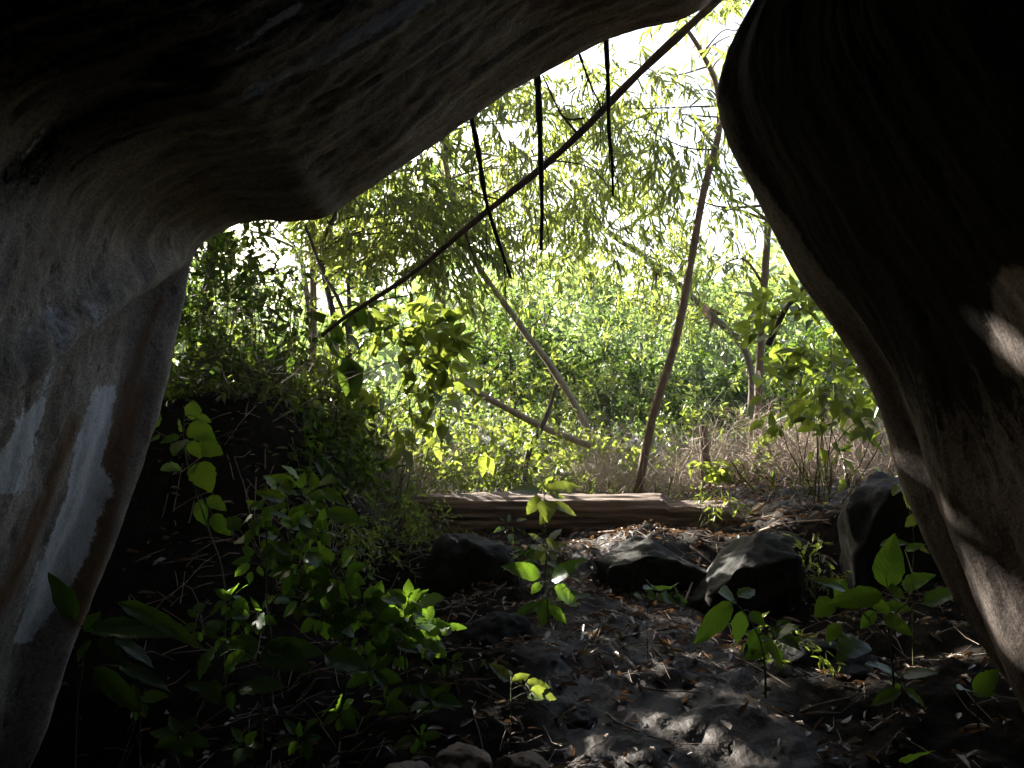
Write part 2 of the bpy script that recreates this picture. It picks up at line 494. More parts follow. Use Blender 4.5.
ground = link('ground', mesh_np('ground', gv, [gq], attrs={'humus_shade': humus_shade.ravel()}), M['earth'])
tag(ground, 'brown earth path rising out of the rock shelter between stones', 'ground', kind='structure')
def gz(x, y):
    return float(height(np.array([x]), np.array([y]))[0])

# ------------------------------------------------------------------ the two great boulders, lofted along their rims
def loft(sil, prof, n, wn, const_dir, side, seed, amp, extra=None, fine_amp=1.0):
    """sil: (px, py, Y) rim points; prof: function(tfrac) -> list of (d toward the viewer, n into the rock)"""
    P3 = np.array([P(*s) for s in sil])
    pl, t = resample(catmull(P3, 12), n)
    tan = unit(np.gradient(pl, axis=0))
    nr = np.stack([-tan[:, 2], np.zeros(n), tan[:, 0]], 1) * side
    w = int(wn / (t[1] - t[0])) | 1
    k = np.hanning(w + 2)[1:-1]; k /= k.sum()
    pad = np.pad(nr, ((w // 2, w // 2), (0, 0)), mode='edge')
    nr = unit(np.stack([np.convolve(pad[:, c], k, 'valid') for c in range(3)], 1))
    D, Nn = prof
    m = len(D)
    cd = unit(np.array(const_dir, float))
    T = np.repeat(t[:, None], m, 1)
    DD = np.repeat(np.array(D)[None], n, 0)
    NN = np.array(Nn)[None] * np.ones((n, 1))
    if extra is not None:
        NN = NN + extra(T / t[-1], DD, T)
    wgt = smooth(.35, 1.6, np.abs(NN))[..., None]
    dirn = unit(nr[:, None, :] * (1 - wgt) + cd * wgt)
    w2 = int(1.1 / (t[1] - t[0])) | 1
    k2 = np.hanning(w2 + 2)[1:-1]; k2 /= k2.sum()
    e0 = pl[0] + (pl[1] - pl[0]) * np.arange(-(w2 // 2), 0)[:, None]; e1 = pl[-1] + (pl[-1] - pl[-2]) * np.arange(1, w2 // 2 + 1)[:, None]
    pp_ = np.vstack([e0, pl, e1])
    ps = np.stack([np.convolve(pp_[:, c], k2, 'valid') for c in range(3)], 1)
    wf = smooth(.05, 1.1, DD)[..., None] * .8
    V = pl[:, None, :] * (1 - wf) + ps[:, None, :] * wf + dirn * NN[..., None] + np.array([0, -1.0, 0]) * DD[..., None]
    # bedding ridges that run along the rim, and lumps
    uvp = np.stack([T * .42, DD * 3.4 + .25 * T, T * 0 + seed], -1)
    lump = fbm(np.stack([T * 1.3, DD * 1.3, T * 0 + seed + 5], -1), 3, seed)
    bed = fbm(uvp, 4, seed + 20, .55)
    keep = smooth(0.02, .5, np.abs(DD))
    disp = amp * (.34 * lump + .20 * bed) * (.12 + .88 * keep)
    fine = .007 * fbm(np.stack([T * 5, DD * 16, T * 0], -1), 4, seed + 40, .6)
    pit = smooth(.35, .75, fbm(np.stack([T * 9, DD * 22, T * 0], -1), 2, seed + 60)); fine = fine_amp * (fine + .007 * pit * keep)
    cr = fbm(np.stack([T * .7, DD * 7 + .5 * T, T * 0 + seed], -1), 3, seed + 80)
    crease = np.clip(1 - np.abs(cr) / .10, 0, 1) ** 2 * smooth(-.2, .25, noise(np.stack([T * 1.1, DD * 1.6, T * 0], -1), seed + 90))
    led = DD * 4.2 + .7 * fbm(np.stack([T * .5, DD * .8, T * 0], -1), 3, seed + 95)
    saw = (led - np.floor(led)) ** 3
    disp = disp + keep * (.010 * crease - .006 * saw) * smooth(.02, .2, DD)
    V = V + nr[:, None, :] * (disp + fine)[..., None]
    ids = np.arange(n * m).reshape(n, m)
    q = np.stack([ids[:-1, :-1], ids[1:, :-1], ids[1:, 1:], ids[:-1, 1:]], -1).reshape(-1, 4)
    if side < 0: q = q[:, ::-1]
    return V, q, T, DD

def densify(prof, step_near=.018):
    prof = np.array(prof, float)
    pl = catmull(prof, 24)
    keys = []
    d = pl[0, 0]
    while d < pl[-1, 0]:
        keys.append(d)
        d += step_near if -.15 < d < 2.4 else .08
    keys.append(pl[-1, 0])
    o = np.argsort(pl[:, 0])
    return np.array(keys), np.interp(keys, pl[o, 0], pl[o, 1])

def proj(v):
    w = v - CAM
    dep = w[..., 1] * cP + w[..., 2] * sP
    up = -w[..., 1] * sP + w[..., 2] * cP
    return 512 + FPX * w[..., 0] / dep, 384 - FPX * up / dep, dep

left_sil = [(-150, 1150, 4.1), (-40, 930, 4.15), (20, 790, 4.2), (48, 720, 4.2), (75, 640, 4.25), (108, 560, 4.3), (140, 470, 4.35), (166, 380, 4.4), (184, 300, 4.45), (192, 258, 4.5),
            (212, 236, 4.55), (250, 219, 4.6), (290, 219, 4.55), (325, 215, 4.55), (350, 200, 4.6), (400, 167, 4.6), (440, 138, 4.6), (480, 109, 4.6),
            (520, 85, 4.6), (560, 63, 4.6), (600, 42, 4.6), (640, 28, 4.6), (670, 21, 4.6), (695, 11, 4.6), (715, -6, 4.65), (760, -48, 4.7), (850, -115, 4.8), (1000, -215, 5.0), (1250, -330, 5.2)]
left_prof = densify([(-2.6, 4.6), (-1.7, 2.7), (-.9, 1.35), (-.42, .62), (-.16, .22), (-.05, .05), (0, 0), (.06, -.02), (.2, -.01), (.5, .03), (1.0, .10), (1.8, .2), (3.0, .3), (4.5, .3), (6.5, .1), (8.5, -.6)])
def left_extra(f, D, T):
    # the overhang folds proud of the foot: a crease leaves the inner corner and runs back along the wall
    tc = np.interp(np.maximum(D, 0), [0, .35, .9, 2.0], [0, -.18, -.55, -1.5]) + T_CORNER
    below = smooth(.03, -.10, T - tc)
    e = .13 * below * smooth(.02, .25, D) * smooth(3.0, .8, D)
    lip = -.09 * np.exp(-((T - tc - .1) / .1) ** 2) * smooth(.05, .4, D) * smooth(2.2, .8, D)
    # second long ridge higher up the ceiling
    return e + lip
_pl, _t = resample(catmull(np.array([P(*s) for s in left_sil]), 12), 460)
_qx, _qy, _ = proj(_pl)
T_CORNER = _t[np.argmin(np.hypot(_qx - 192, _qy - 258))]
V, q, T, DD = loft(left_sil, left_prof, 460, .9, (-.75, .1, .7), +1, 3, .075, left_extra)
px_, py_, dep_ = proj(V)
vis = (DD > .02) & (dep_ > .3)
def stain_shade(paths, wob=8):
    """outlines of real marks and painted shade along the wall; returns a 0..1 field that fades over a few centimetres"""
    out = np.zeros(V.shape[:2])
    for pts, wid in paths:
        pts = np.array(pts, float)
        dmin = np.full(V.shape[:2], 1e9)
        for a, b, wa, wb in zip(pts[:-1], pts[1:], wid[:-1], wid[1:]):
            ab = b - a
            k = np.clip(((px_ - a[0]) * ab[0] + (py_ - a[1]) * ab[1]) / (ab @ ab), 0, 1)
            dd = np.hypot(px_ - a[0] - k * ab[0], py_ - a[1] - k * ab[1]) - (wa + (wb - wa) * k)
            dmin = np.minimum(dmin, dd)
        out = np.maximum(out, smooth(wob, -wob, dmin) * vis)
    return out.ravel()
white = stain_shade([([(104, 396), (92, 440), (80, 490)], (11, 15, 14)), ([(92, 482), (72, 530), (48, 590), (24, 634)], (18, 21, 19, 9)), ([(100, 476), (104, 488)], (8, 8)),
               ([(34, 415), (8, 478)], (10, 18))], 14)
white = np.maximum(white, .42 * stain_shade([([(20, 330), (90, 320)], (30, 40)), ([(20, 420), (60, 360)], (30, 20))], 40))
white = np.maximum(white, .84 * stain_shade([([(225, 106), (310, 62), (400, 12), (440, -12)], (3, 7, 9, 9))], 9))  # pale streaks drawn along the ceiling
white = np.maximum(white, .76 * stain_shade([([(236, 50), (262, 30), (300, 6)], (4, 5, 6)), ([(20, 160), (60, 110)], (2, 2))], 8))
rust = stain_shade([([(75, 420), (45, 500), (10, 590), (-10, 620)], (7, 9, 10, 10)), ([(135, 390), (110, 470), (92, 560), (75, 620)], (14, 17, 14, 12)), ([(160, 300), (140, 350), (120, 430)], (5, 8, 9))], 14) * .85
black = stain_shade([([(-20, 30), (200, -60)], (90, 90)), ([(0, 190), (200, 60), (330, 0)], (30, 40, 30)), ([(95, 320), (70, 350)], (2, 3)), ([(190, 262), (150, 305), (115, 340)], (2, 3, 1))], 30) * .62  # darker upper ceiling; the thin line paints in the shadow of the fold
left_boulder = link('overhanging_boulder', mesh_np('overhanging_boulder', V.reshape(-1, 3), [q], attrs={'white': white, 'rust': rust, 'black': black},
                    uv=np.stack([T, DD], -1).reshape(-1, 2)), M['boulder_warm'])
tag(left_boulder, 'huge pale brown boulder arching overhead, white and rust streaks down its foot', 'boulder')
left_bvh = BVHTree.FromPolygons([tuple(v) for v in V.reshape(-1, 3)], [tuple(int(i) for i in f) for f in q])

right_sil = [(1010, -190, 4.4), (900, -140, 4.3), (810, -80, 4.25), (772, -30, 4.2), (757, 0, 4.2), (740, 30, 4.15), (725, 65, 4.1), (718, 95, 4.1), (721, 122, 4.1), (733, 155, 4.1), (752, 190, 4.05), (775, 235, 4.0), (800, 280, 4.0),
             (830, 322, 3.95), (862, 372, 3.9), (882, 420, 3.9), (897, 470, 3.85), (920, 530, 3.8), (955, 600, 3.75), (985, 650, 3.7), (1022, 700, 3.7), (1080, 780, 3.65), (1180, 930, 3.6)]
right_prof = densify([(-2.6, 3.6), (-1.6, 2.0), (-.8, .95), (-.35, .42), (-.12, .12), (-.04, .03), (0, 0), (.06, -.01), (.15, .015), (.22, .03), (.32, .02), (.6, .01), (1.2, .02), (2.2, -.05), (4.0, -.2), (6.0, -.4), (8, -.9)])
def right_extra(f, D, T):
    tt = T - T_TOP
    top = smooth(.35, -.35, tt)
    e = .14 * top * smooth(.3, 1.2, D)
    groove = .03 * np.exp(-((D - .22 - .05 * np.sin(T * 3)) / .05) ** 2) * smooth(.9, 1.5, tt)
    swell = -.10 * np.exp(-((D - .55) / .22) ** 2) * smooth(1.0, 2.0, tt)
    low = -.24 * np.clip(D - .06, 0, 1.4) * smooth(1.9, 3.0, tt)
    return e + groove + swell + low
_pl, _t = resample(catmull(np.array([P(*s) for s in right_sil]), 12), 420)
_qx, _qy, _ = proj(_pl)
T_TOP = _t[np.argmin(np.hypot(_qx - 718, _qy - 95))]
V, q, T, DD = loft(right_sil, right_prof, 420, .9, (1, .1, .35), +1, 11, .034, right_extra, .55)
px_, py_, dep_ = proj(V)
vis = (DD > -.1) & (dep_ > .3)
white = 0 * stain_shade([([(752, 165), (795, 208)], (1, 2))], 6)
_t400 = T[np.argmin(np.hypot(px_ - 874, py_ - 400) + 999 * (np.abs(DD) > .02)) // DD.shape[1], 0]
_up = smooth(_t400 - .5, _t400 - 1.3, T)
black = np.maximum((smooth(.08 - .12 * _up, .38 - .20 * _up, DD + .05 * fbm(np.stack([T * 3, DD * 6, T * 0], -1), 3, 71)) * (1 - .9 * smooth(_t400 - .5, _t400 + .8, T))).ravel() * .97,  # painted shade: face blackened away from the rim, most in its upper part
                   stain_shade([([(850, 330), (940, 480), (985, 590)], (3, 5, 4))], 14) * .7)  # groove beside the rim painted darker
black = black * (1 - .95 * stain_shade([([(1012, 285), (1018, 350)], (18, 22))], 14))  # painted shade left out where the sun patch falls
rust = stain_shade([([(820, 200), (880, 330)], (10, 14))], 20) * .4
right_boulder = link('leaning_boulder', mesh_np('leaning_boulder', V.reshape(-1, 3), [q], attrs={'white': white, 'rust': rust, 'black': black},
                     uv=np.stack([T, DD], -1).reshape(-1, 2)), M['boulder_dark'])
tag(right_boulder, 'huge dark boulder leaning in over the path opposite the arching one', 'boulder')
right_bvh = BVHTree.FromPolygons([tuple(v) for v in V.reshape(-1, 3)], [tuple(int(i) for i in f) for f in q])
sel = (gv[:, 1] > 1) & (gv[:, 1] < 14) & (np.abs(gv[:, 0]) < 6)
_m = sel[gq].all(1)
ground_bvh = BVHTree.FromPolygons([tuple(v) for v in gv], [tuple(int(i) for i in f) for f in gq[_m]])

def hit(px, py, bvhs=None):
    d = Vector(ray(px, py))
    best = None
    for b in (bvhs or (ground_bvh,)):
        h = b.ray_cast(Vector(CAM), d)
        if h[0] is not None and (best is None or h[3] < best[1]):
            best = (h[0], h[3])
    return None if best is None else np.array(best[0])

# chosen sunlit spots; leaves are cut away towards the sun
for px, py, r in [(655, 690, .05), (700, 745, .08), (745, 700, .04), (640, 765, .04), (652, 622, .05), (690, 655, .05), (720, 640, .02), (600, 640, .02), (672, 722, .03), (735, 752, .03), (700, 612, .03)]:
    h = hit(px, py)
    if h is not None: SUN_GAPS.append((h, r))
for px, py, r in [(992, 590, .03), (1005, 632, .035), (1014, 300, .07), (962, 520, .012), (925, 470, .02), (1012, 345, .03), (945, 505, .01)]:
    h = hit(px, py, (right_bvh,))
    if h is not None: SUN_GAPS.append((h, r))
for px, py, Y, r in [(510, 674, 3.95, .05), (535, 684, 3.95, .03), (405, 605, 4.4, .07), (560, 490, 5.6, .12), (430, 495, 7.2, .2), (480, 495, 7.2, .25), (535, 495, 7.2, .26), (590, 497, 7.2, .28), (640, 498, 7.2, .26), (690, 500, 7.2, .25), (735, 505, 7.0, .15), (625, 535, 6.7, .15),
                     (610, 548, 6.3, .16), (650, 545, 6.4, .08), (790, 517, 8.3, .2), (945, 590, 3.9, .03), (565, 585, 5.0, .07), (190, 610, 4.1, .02), (280, 640, 4.2, .03), (470, 540, 5.9, .05),
                     (345, 600, 4.4, .03), (890, 560, 3.9, .03), (918, 520, 4, .02)]:
    SUN_GAPS.append((P(px, py, Y), r))
g_ = np.random.default_rng(5)
for k in range(44):
    SUN_GAPS.append((P(g_.uniform(330, 890), g_.uniform(395, 492), g_.uniform(8.4, 10.2)), g_.uniform(.06, .22)))
for k in range(26):
    SUN_GAPS.append((P(g_.uniform(235, 430), g_.uniform(320, 480), g_.uniform(6.9, 8.3)), g_.uniform(.04, .13)))
for px, py, Y, r in [(400, 335, 7.4, .22), (425, 320, 7.4, .2), (440, 390, 7.5, .25), (395, 410, 7.5, .2), (460, 430, 7.6, .25), (830, 330, 7.1, .15), (860, 400, 7.0, .12), (745, 480, 8.8, .25)]:
    SUN_GAPS.append((P(px, py, Y), r))

# ------------------------------------------------------------------ haze added for a pale glow
HB = (-640, 640, -640, 640, -6, 26)
hv = np.array([[HB[i], HB[2 + j], HB[4 + k]] for i in (0, 1) for j in (0, 1) for k in (0, 1)], float)
hq = np.array([[0, 1, 3, 2], [4, 6, 7, 5], [0, 4, 5, 1], [2, 3, 7, 6], [0, 2, 6, 4], [1, 5, 7, 3]])
hm = bpy.data.materials.new('haze'); hm.use_nodes = True
hn = hm.node_tree
for x_ in list(hn.nodes): hn.nodes.remove(x_)
pv = hn.nodes.new('ShaderNodeVolumePrincipled'); pv.inputs['Color'].default_value = (.9, .94, 1, 1); pv.inputs['Density'].default_value = HAZE; pv.inputs['Anisotropy'].default_value = .45
ho = hn.nodes.new('ShaderNodeOutputMaterial'); hn.links.new(pv.outputs[0], ho.inputs['Volume'])
haze = link('haze', mesh_np('haze', hv, [hq], smooth_shade=False), hm)
tag(haze, 'thin pale haze added for glow over the clearing', 'haze', kind='stuff')
# ------------------------------------------------------------------ trees
def rand_dirs(n):
    return unit(rng.normal(size=(n, 3)))

def spray(center, rad, ncl, per, ll, lw, style='broad', twig=.45, shell=.35):
    """leaf sprays through a crown's volume; returns leaf arrays and twig lines"""
    c = np.asarray(center, float)
    d = rand_dirs(ncl)
    rr = (shell + (1 - shell) * rng.uniform(0, 1, ncl)) ** .6
    lump = 1 + .28 * noise(d * 2.1 + c, 77)
    cp = c + d * rr[:, None] * lump[:, None] * np.asarray(rad)
    out = unit(d * np.array([1, 1, .6]) + .9 * rng.normal(size=(ncl, 3)) * .6)
    if style == 'narrow':
        out = unit(out * np.array([1, 1, .5]) + np.array([0, 0, -.35]))
    k = ncl * per
    s = rng.uniform(0, 1, k)
    ci = np.repeat(np.arange(ncl), per)
    tw = twig * rng.uniform(.6, 1.3, ncl)
    pos = cp[ci] + out[ci] * (s * tw[ci])[:, None] + np.array([0, 0, -.22]) * (s * s * tw[ci])[:, None] + rng.normal(size=(k, 3)) * .02
    if style == 'narrow':
        x = unit(.55 * out[ci] + .45 * rng.normal(size=(k, 3)) + np.array([0, 0, -.75]))
        nr = rng.normal(size=(k, 3)) + np.array([0, -.3, .3])
    else:
        x = unit(.6 * out[ci] + .7 * rng.normal(size=(k, 3)) + np.array([0, 0, -.25]))
        nr = .55 * rng.normal(size=(k, 3)) + np.array([0, -.1, .9])
    L = ll * rng.uniform(.6, 1.25, k)
    W = lw * rng.uniform(.75, 1.2, k) * (L / ll)
    lines = [np.array([cp[i] - out[i] * tw[i] * .5, cp[i], cp[i] + out[i] * tw[i] * .55 + np.array([0, 0, -.1 * tw[i]])]) for i in range(ncl)]
    return pos, x, nr, L, W, lines

def tree(name, label, trunk, r0, r1, crowns, leaf, bark, cat='tree', group=None, limbs=6, twr=.004, crown_name='crown'):
    """trunk: world points from the base up; crowns: list of dicts for spray()"""
    base = np.asarray(trunk[0], float)
    root = empty(name, base, label, cat, group)
    tb = Tubes()
    tp = tb.add(trunk, r0, r1, 8, .06, 8)
    br = Tubes()
    arr = [[], [], [], [], []]
    for cd in crowns:
        p = spray(**cd)
        for a, b in zip(arr, p[:5]): a.append(b)
        c = np.asarray(cd['center'])
        rd = np.asarray(cd['rad'])
        for i in range(limbs):
            e = c + rand_dirs(1)[0] * rd * .75
            j = np.argmin(np.linalg.norm(tp - e, axis=1) + .6 * (tp[:, 2] > e[2]))
            a = tp[j]
            mid = (a + e) / 2 + rng.normal(size=3) * .12 * np.linalg.norm(e - a) + np.array([0, 0, .06])
            (tb if limbs <= 4 else br).add([a, mid, e], max(twr * 2, r1 * .55), twr, 5, 0, 5)
        for l in p[5][::2]:
            br.add(l, twr, twr * .4, 3)
    tb.build('trunk', M[bark], root, base)
    if br.v: br.build('branch', M[bark], root, base)
    a = [np.concatenate(x) for x in arr]
    link(crown_name, leaf_mesh(crown_name, *a, loc=base), M[leaf], root)
    return root

def C(px, py, Y, rx, rz, ry, ncl, per, ll, lw, style='broad', twig=.45, shell=.35):
    s = Y / FPX
    return dict(center=P(px, py, Y), rad=(rx * s, ry, rz * s), ncl=ncl, per=per, ll=ll, lw=lw, style=style, twig=twig, shell=shell)
def gp(px, Y, dz=-.05):
    x = P(px, 420, Y)[0]
    return np.array([x, Y, gz(x, Y) + dz])

# added trees, crowns hidden above the arch, placed to block the sun
tree('shade_tree', 'unseen tree added for shade behind the arch, crown over the shelter mouth', [(-4.7, 9.4, .9), (-4.9, 9.3, 3.2), (-4.9, 8.9, 4.8)], .12, .06,
     [dict(center=(-4.9, 8.9, 5.1), rad=(1.7, 1.6, 1.0), ncl=420, per=14, ll=.19, lw=.085, shell=.1), dict(center=(-6.5, 9.2, 4.3), rad=(1.3, 1.3, 1.1), ncl=300, per=14, ll=.19, lw=.085, shell=.1)], 'leaf_tree', 'bark_dark')
tree('shade_tree', 'tall tree in the dark thicket beside the arch, hidden crown added for shade', [(-2.9, 8.9, 1.0), (-2.75, 8.8, 3.2), (-2.5, 8.6, 4.8)], .06, .04,
     [dict(center=(-2.5, 8.6, 5.2), rad=(1.5, 1.5, 1.0), ncl=420, per=14, ll=.19, lw=.085, shell=.1), dict(center=(-2.3, 7.6, 5.3), rad=(1.4, .9, .9), ncl=260, per=14, ll=.19, lw=.085, shell=.1)], 'leaf_tree', 'bark_dark')
tree('shade_tree', 'tree added for shade farther behind the dark thicket, crown spread wide', [(-4.6, 11.8, .9), (-4.5, 11.5, 3.4), (-4.6, 10.9, 5.0)], .10, .05,
     [dict(center=(-4.7, 10.8, 5.4), rad=(1.6, 1.5, 1.0), ncl=360, per=14, ll=.19, lw=.085, shell=.1)], 'leaf_tree', 'bark_dark')
tree('shade_tree', 'slender grey tree standing behind the broad leaved bush, hidden crown added for shade', [(-2.35, 11.2, .9), (-2.3, 11.1, 3.0), (-2.3, 10.7, 5.0)], .05, .035,
     [dict(center=(-2.4, 10.6, 5.5), rad=(1.5, 1.4, .9), ncl=330, per=14, ll=.19, lw=.085, shell=.1)], 'leaf_tree', 'bark_grey')

tree('shade_tree', 'broad dark tree added for shade close behind the thicket bushes', [(-5.3, 12.0, .9), (-5.1, 11.9, 2.6), (-4.9, 11.7, 4.2)], .10, .06,
     [dict(center=(-4.8, 11.5, 4.3), rad=(1.6, 1.2, 1.1), ncl=330, per=14, ll=.17, lw=.08, shell=.1), dict(center=(-3.9, 9.6, 2.9), rad=(.9, .7, .9), ncl=160, per=14, ll=.12, lw=.055, shell=.1)], 'leaf_dark', 'bark_dark')
# the two slim trunks right of centre
tree('leaning_tree', 'slim brown trunk leaning right behind the fallen log, drooping narrow leaves on top',
     [gp(634, 8.6), P(652, 420, 8.6), P(678, 330, 8.6), P(703, 195, 8.6), P(719, 130, 8.6), P(716, 85, 8.55), P(700, 50, 8.5), P(684, 25, 8.45)], .043, .018,
     [C(690, 130, 8.5, 75, 50, .5, 44, 16, .17, .026, 'narrow', .55), C(735, 20, 8.4, 40, 45, .5, 26, 14, .16, .026, 'narrow', .5), C(635, 95, 8.6, 45, 55, .4, 24, 14, .16, .026, 'narrow', .5)],
     'leaf_narrow', 'bark_brown', limbs=4)
tree('upright_tree', 'slim upright reddish trunk between the leaning trunk and the dark boulder',
     [gp(756, 9.4), P(758, 400, 9.4), P(762, 320, 9.4), P(768, 220, 9.4), P(771, 90, 9.4), P(774, -60, 9.4)], .043, .03,
     [C(790, -90, 9.4, 120, 70, 1.0, 60, 14, .17, .03, 'narrow', .5), C(715, 230, 9.4, 55, 60, .5, 40, 12, .12, .028, 'narrow', .5)], 'leaf_narrow', 'bark_brown', limbs=4)
# narrow leaved trees that fill the opening
tree('narrow_leaf_tree', 'pale stemmed tree with hanging narrow leaves in the middle of the opening',
     [gp(612, 11), P(582, 418, 11), P(550, 365, 11), P(520, 325, 11), P(465, 240, 11), P(440, 120, 11), P(450, 40, 11)], .045, .03,
     [C(470, 150, 10.8, 110, 80, 1.0, 200, 15, .17, .03, 'narrow', .6), C(560, 160, 10.5, 80, 100, 1.0, 165, 15, .16, .03, 'narrow', .6)], 'leaf_narrow', 'bark_grey')
tree('narrow_leaf_tree', 'thin tree with yellow green narrow leaves under the rim of the arch',
     [gp(330, 9.6), P(335, 330, 9.6), P(322, 250, 9.6), P(350, 190, 9.6), P(380, 120, 9.6)], .035, .02,
     [C(375, 215, 9.6, 85, 60, .8, 250, 16, .13, .03, 'narrow', .5), C(450, 250, 9.8, 55, 50, .6, 110, 14, .12, .028, 'narrow', .5)], 'leaf_narrow', 'bark_dark')
tree('narrow_leaf_tree', 'tree with feathery light green foliage right of the hanging roots',
     [gp(740, 12.5), P(750, 365, 12.5), P(700, 305, 12.5), P(655, 265, 12.5), P(600, 225, 12.5), P(570, 180, 12.5)], .05, .025,
     [C(615, 215, 12.3, 70, 70, .9, 140, 14, .13, .03, 'narrow', .5), C(690, 290, 12.5, 70, 50, .9, 110, 14, .11, .03, 'broad', .5), C(530, 240, 12.3, 70, 60, .8, 120, 14, .12, .028, 'narrow', .5)], 'leaf_narrow', 'bark_brown')
# broad far trees
for px, py, Y, rx, rz, ncl, lab in [
        (545, 330, 15, 80, 70, 150, 'rounded blue green tree far back between the pale stem and the leaning trunk'),
        (640, 340, 17, 90, 75, 170, 'rounded blue green tree far back behind the leaning trunk'),
        (725, 360, 16, 70, 75, 130, 'rounded tree far back between the leaning and the upright trunk'),
        (830, 360, 15, 80, 80, 110, 'rounded tree far back beyond the dark leaning boulder'),
        (455, 400, 14, 70, 45, 70, 'low green tree far back behind the broad leaved bush'),
        (300, 250, 13, 100, 90, 170, 'tree with mid green crown far back beyond the dark thicket')]:
    c = C(px, py, Y, rx, rz, 1.2, int(ncl * 1.7), 26, .10, .05, 'broad', .6)
    b = gp(px + 10, Y)
    tree('round_tree', lab, [b, (b + np.array(c['center'])) / 2 + np.array([.1, 0, 0]), np.array(c['center'])], .07, .03, [c], 'leaf_far', 'bark_grey', limbs=7)

for px, py, Y, rx, rz, lab in [(510, 355, 13.4, 38, 40, 'small dark bushy tree between the pale stem and the broad leaved bush'),
                               (605, 385, 13.8, 42, 34, 'small dark bushy tree just left of the leaning trunk'),
                               (700, 395, 14.2, 42, 30, 'small dark bushy tree between the leaning and upright trunks, low down'),
                               (800, 375, 13.6, 40, 45, 'small dark bushy tree right of the upright trunk'),
                               (345, 235, 12.0, 55, 50, 'dark bushy crown on a thin stem beyond the rim of the arch'),
                               (440, 205, 13.5, 50, 42, 'dark bushy crown on a thin stem beyond the left hanging root')]:
    c = C(px, py, Y, rx, rz, .6, 130, 20, .10, .05, 'broad', .45)  # dark leaf colour stands in for shaded gaps in the foliage
    b = gp(px, Y)
    tree('dark_tree', lab, [b, (b + np.array(c['center'])) / 2 + np.array([.06, 0, 0]), np.array(c['center'])], .045, .02, [c], 'leaf_dark', 'bark_dark', limbs=6)

# far wood: one mass
pp = []
n = 26000
Yf = rng.uniform(21, 38, n)
pxf = rng.uniform(-300, 1350, n)
tall = 140 + 55 * noise(np.stack([pxf / 70, Yf / 6, Yf * 0], -1), 5) + 30 * noise(np.stack([pxf / 22, Yf / 3, Yf * 0], -1), 6)
pyf = 435 - tall * rng.uniform(0, 1, n) ** .8
pos = np.array([P(a, b, y) for a, b, y in zip(pxf, pyf, Yf)])
fw = link('forest', leaf_mesh('forest', pos, rng.normal(size=(n, 3)), rng.normal(size=(n, 3)) + np.array([0, 0, .8]), .42 * rng.uniform(.6, 1.3, n), .24), M['leaf_far'])
tag(fw, 'hazy green wood closing off the view behind the clearing', 'forest', kind='stuff')

# ------------------------------------------------------------------ leaning dead pole, bare branches, hanging roots
def stick(name, label, cat, pts, r0, r1, mat, group=None, bend=6, twigs=(), twig_name='twig', sides=7, wob=.12):
    pts = np.asarray(pts, float)
    t = Tubes(); t.add(pts, r0, r1, sides, wob, bend)
    me = t.mesh(name, pts[0])
    o = link(name, me, M[mat]); o.location = pts[0]
    tag(o, label, cat, group)
    for tw, a, b in twigs:
        t = Tubes(); t.add(tw, a, b, 5, .1, 4); t.build(twig_name, M[mat], o, pts[0])
    return o
stick('dead_branch', 'long straight dark branch slanting across the opening, from the arch down left', 'branch',
      [P(735, -18, 5.0), P(700, 16, 5.05), P(640, 72, 5.2), P(560, 152, 5.4), P(480, 217, 5.6), P(410, 275, 5.85), P(350, 314, 6.05), P(322, 335, 6.15)], .026, .012, 'bark_brown', bend=5,
      twigs=[([P(578, 134, 5.35), P(560, 112, 5.3), P(546, 82, 5.2)], .009, .004), ([P(585, 118, 5.3), P(563, 116, 5.3), P(540, 70, 5.2)], .008, .003), ([P(465, 230, 5.65), P(470, 246, 5.65), P(478, 268, 5.6)], .012, .004), ([P(432, 256, 5.8), P(418, 245, 5.8), P(412, 236, 5.8)], .006, .003),
             ([P(395, 286, 5.9), P(396, 298, 5.9)], .008, .004), ([P(548, 160, 5.42), P(590, 168, 5.4), P(618, 200, 5.4)], .006, .002), ([P(500, 200, 5.55), P(470, 190, 5.5), P(440, 172, 5.5)], .006, .002)])
for lab, pts, r in [
        ('bent dark root hanging from the arch, crossing left half of the slanting branch', [(470, 112, 4.75), (478, 150, 4.8), (486, 200, 4.8), (498, 240, 4.8), (511, 278, 4.8)], .016),
        ('thick straight black root hanging from the arch in front of the slanting branch', [(537, 70, 4.75), (539, 110, 4.8), (541, 170, 4.8), (542, 210, 4.8), (541, 250, 4.8)], .018),
        ('thin black root with frayed end hanging nearest the upper tip of the branch', [(606, 38, 4.75), (608, 80, 4.8), (609, 130, 4.8), (612, 160, 4.8), (613, 196, 4.8)], .014),
        ('short thin root hanging slack from the arch above the branch', [(578, 50, 4.75), (588, 78, 4.8), (600, 105, 4.85)], .008)]:
    w = [P(*p) for p in pts]
    tw = []
    for k in range(3):
        a = w[1 + k % (len(w) - 1)]
        tw.append(([a, a + np.array([.03 * (k - 1), 0, -.12]), a + np.array([.035 * (k - 1) + .01, .01, -.3 - .05 * k])], .004, .0015))
    stick('hanging_root', lab, 'root', w, r, r * .45, 'root', 'roots hanging from the arch', 6, tw, 'rootlet', wob=.25)
stick('bare_branch', 'pale bare branch lying across the bushes, left of the leaning trunk', 'branch', [P(448, 376, 9.2), P(510, 410, 9.3), P(545, 428, 9.4), P(590, 446, 9.5)], .03, .035, 'bark_grey')
stick('bare_branch', 'short dark branch propped against the bushes below the pale one', 'branch', [P(557, 385, 9.1), P(545, 420, 9.0), P(528, 455, 9.0), gp(522, 9.0)], .02, .03, 'bark_dark')
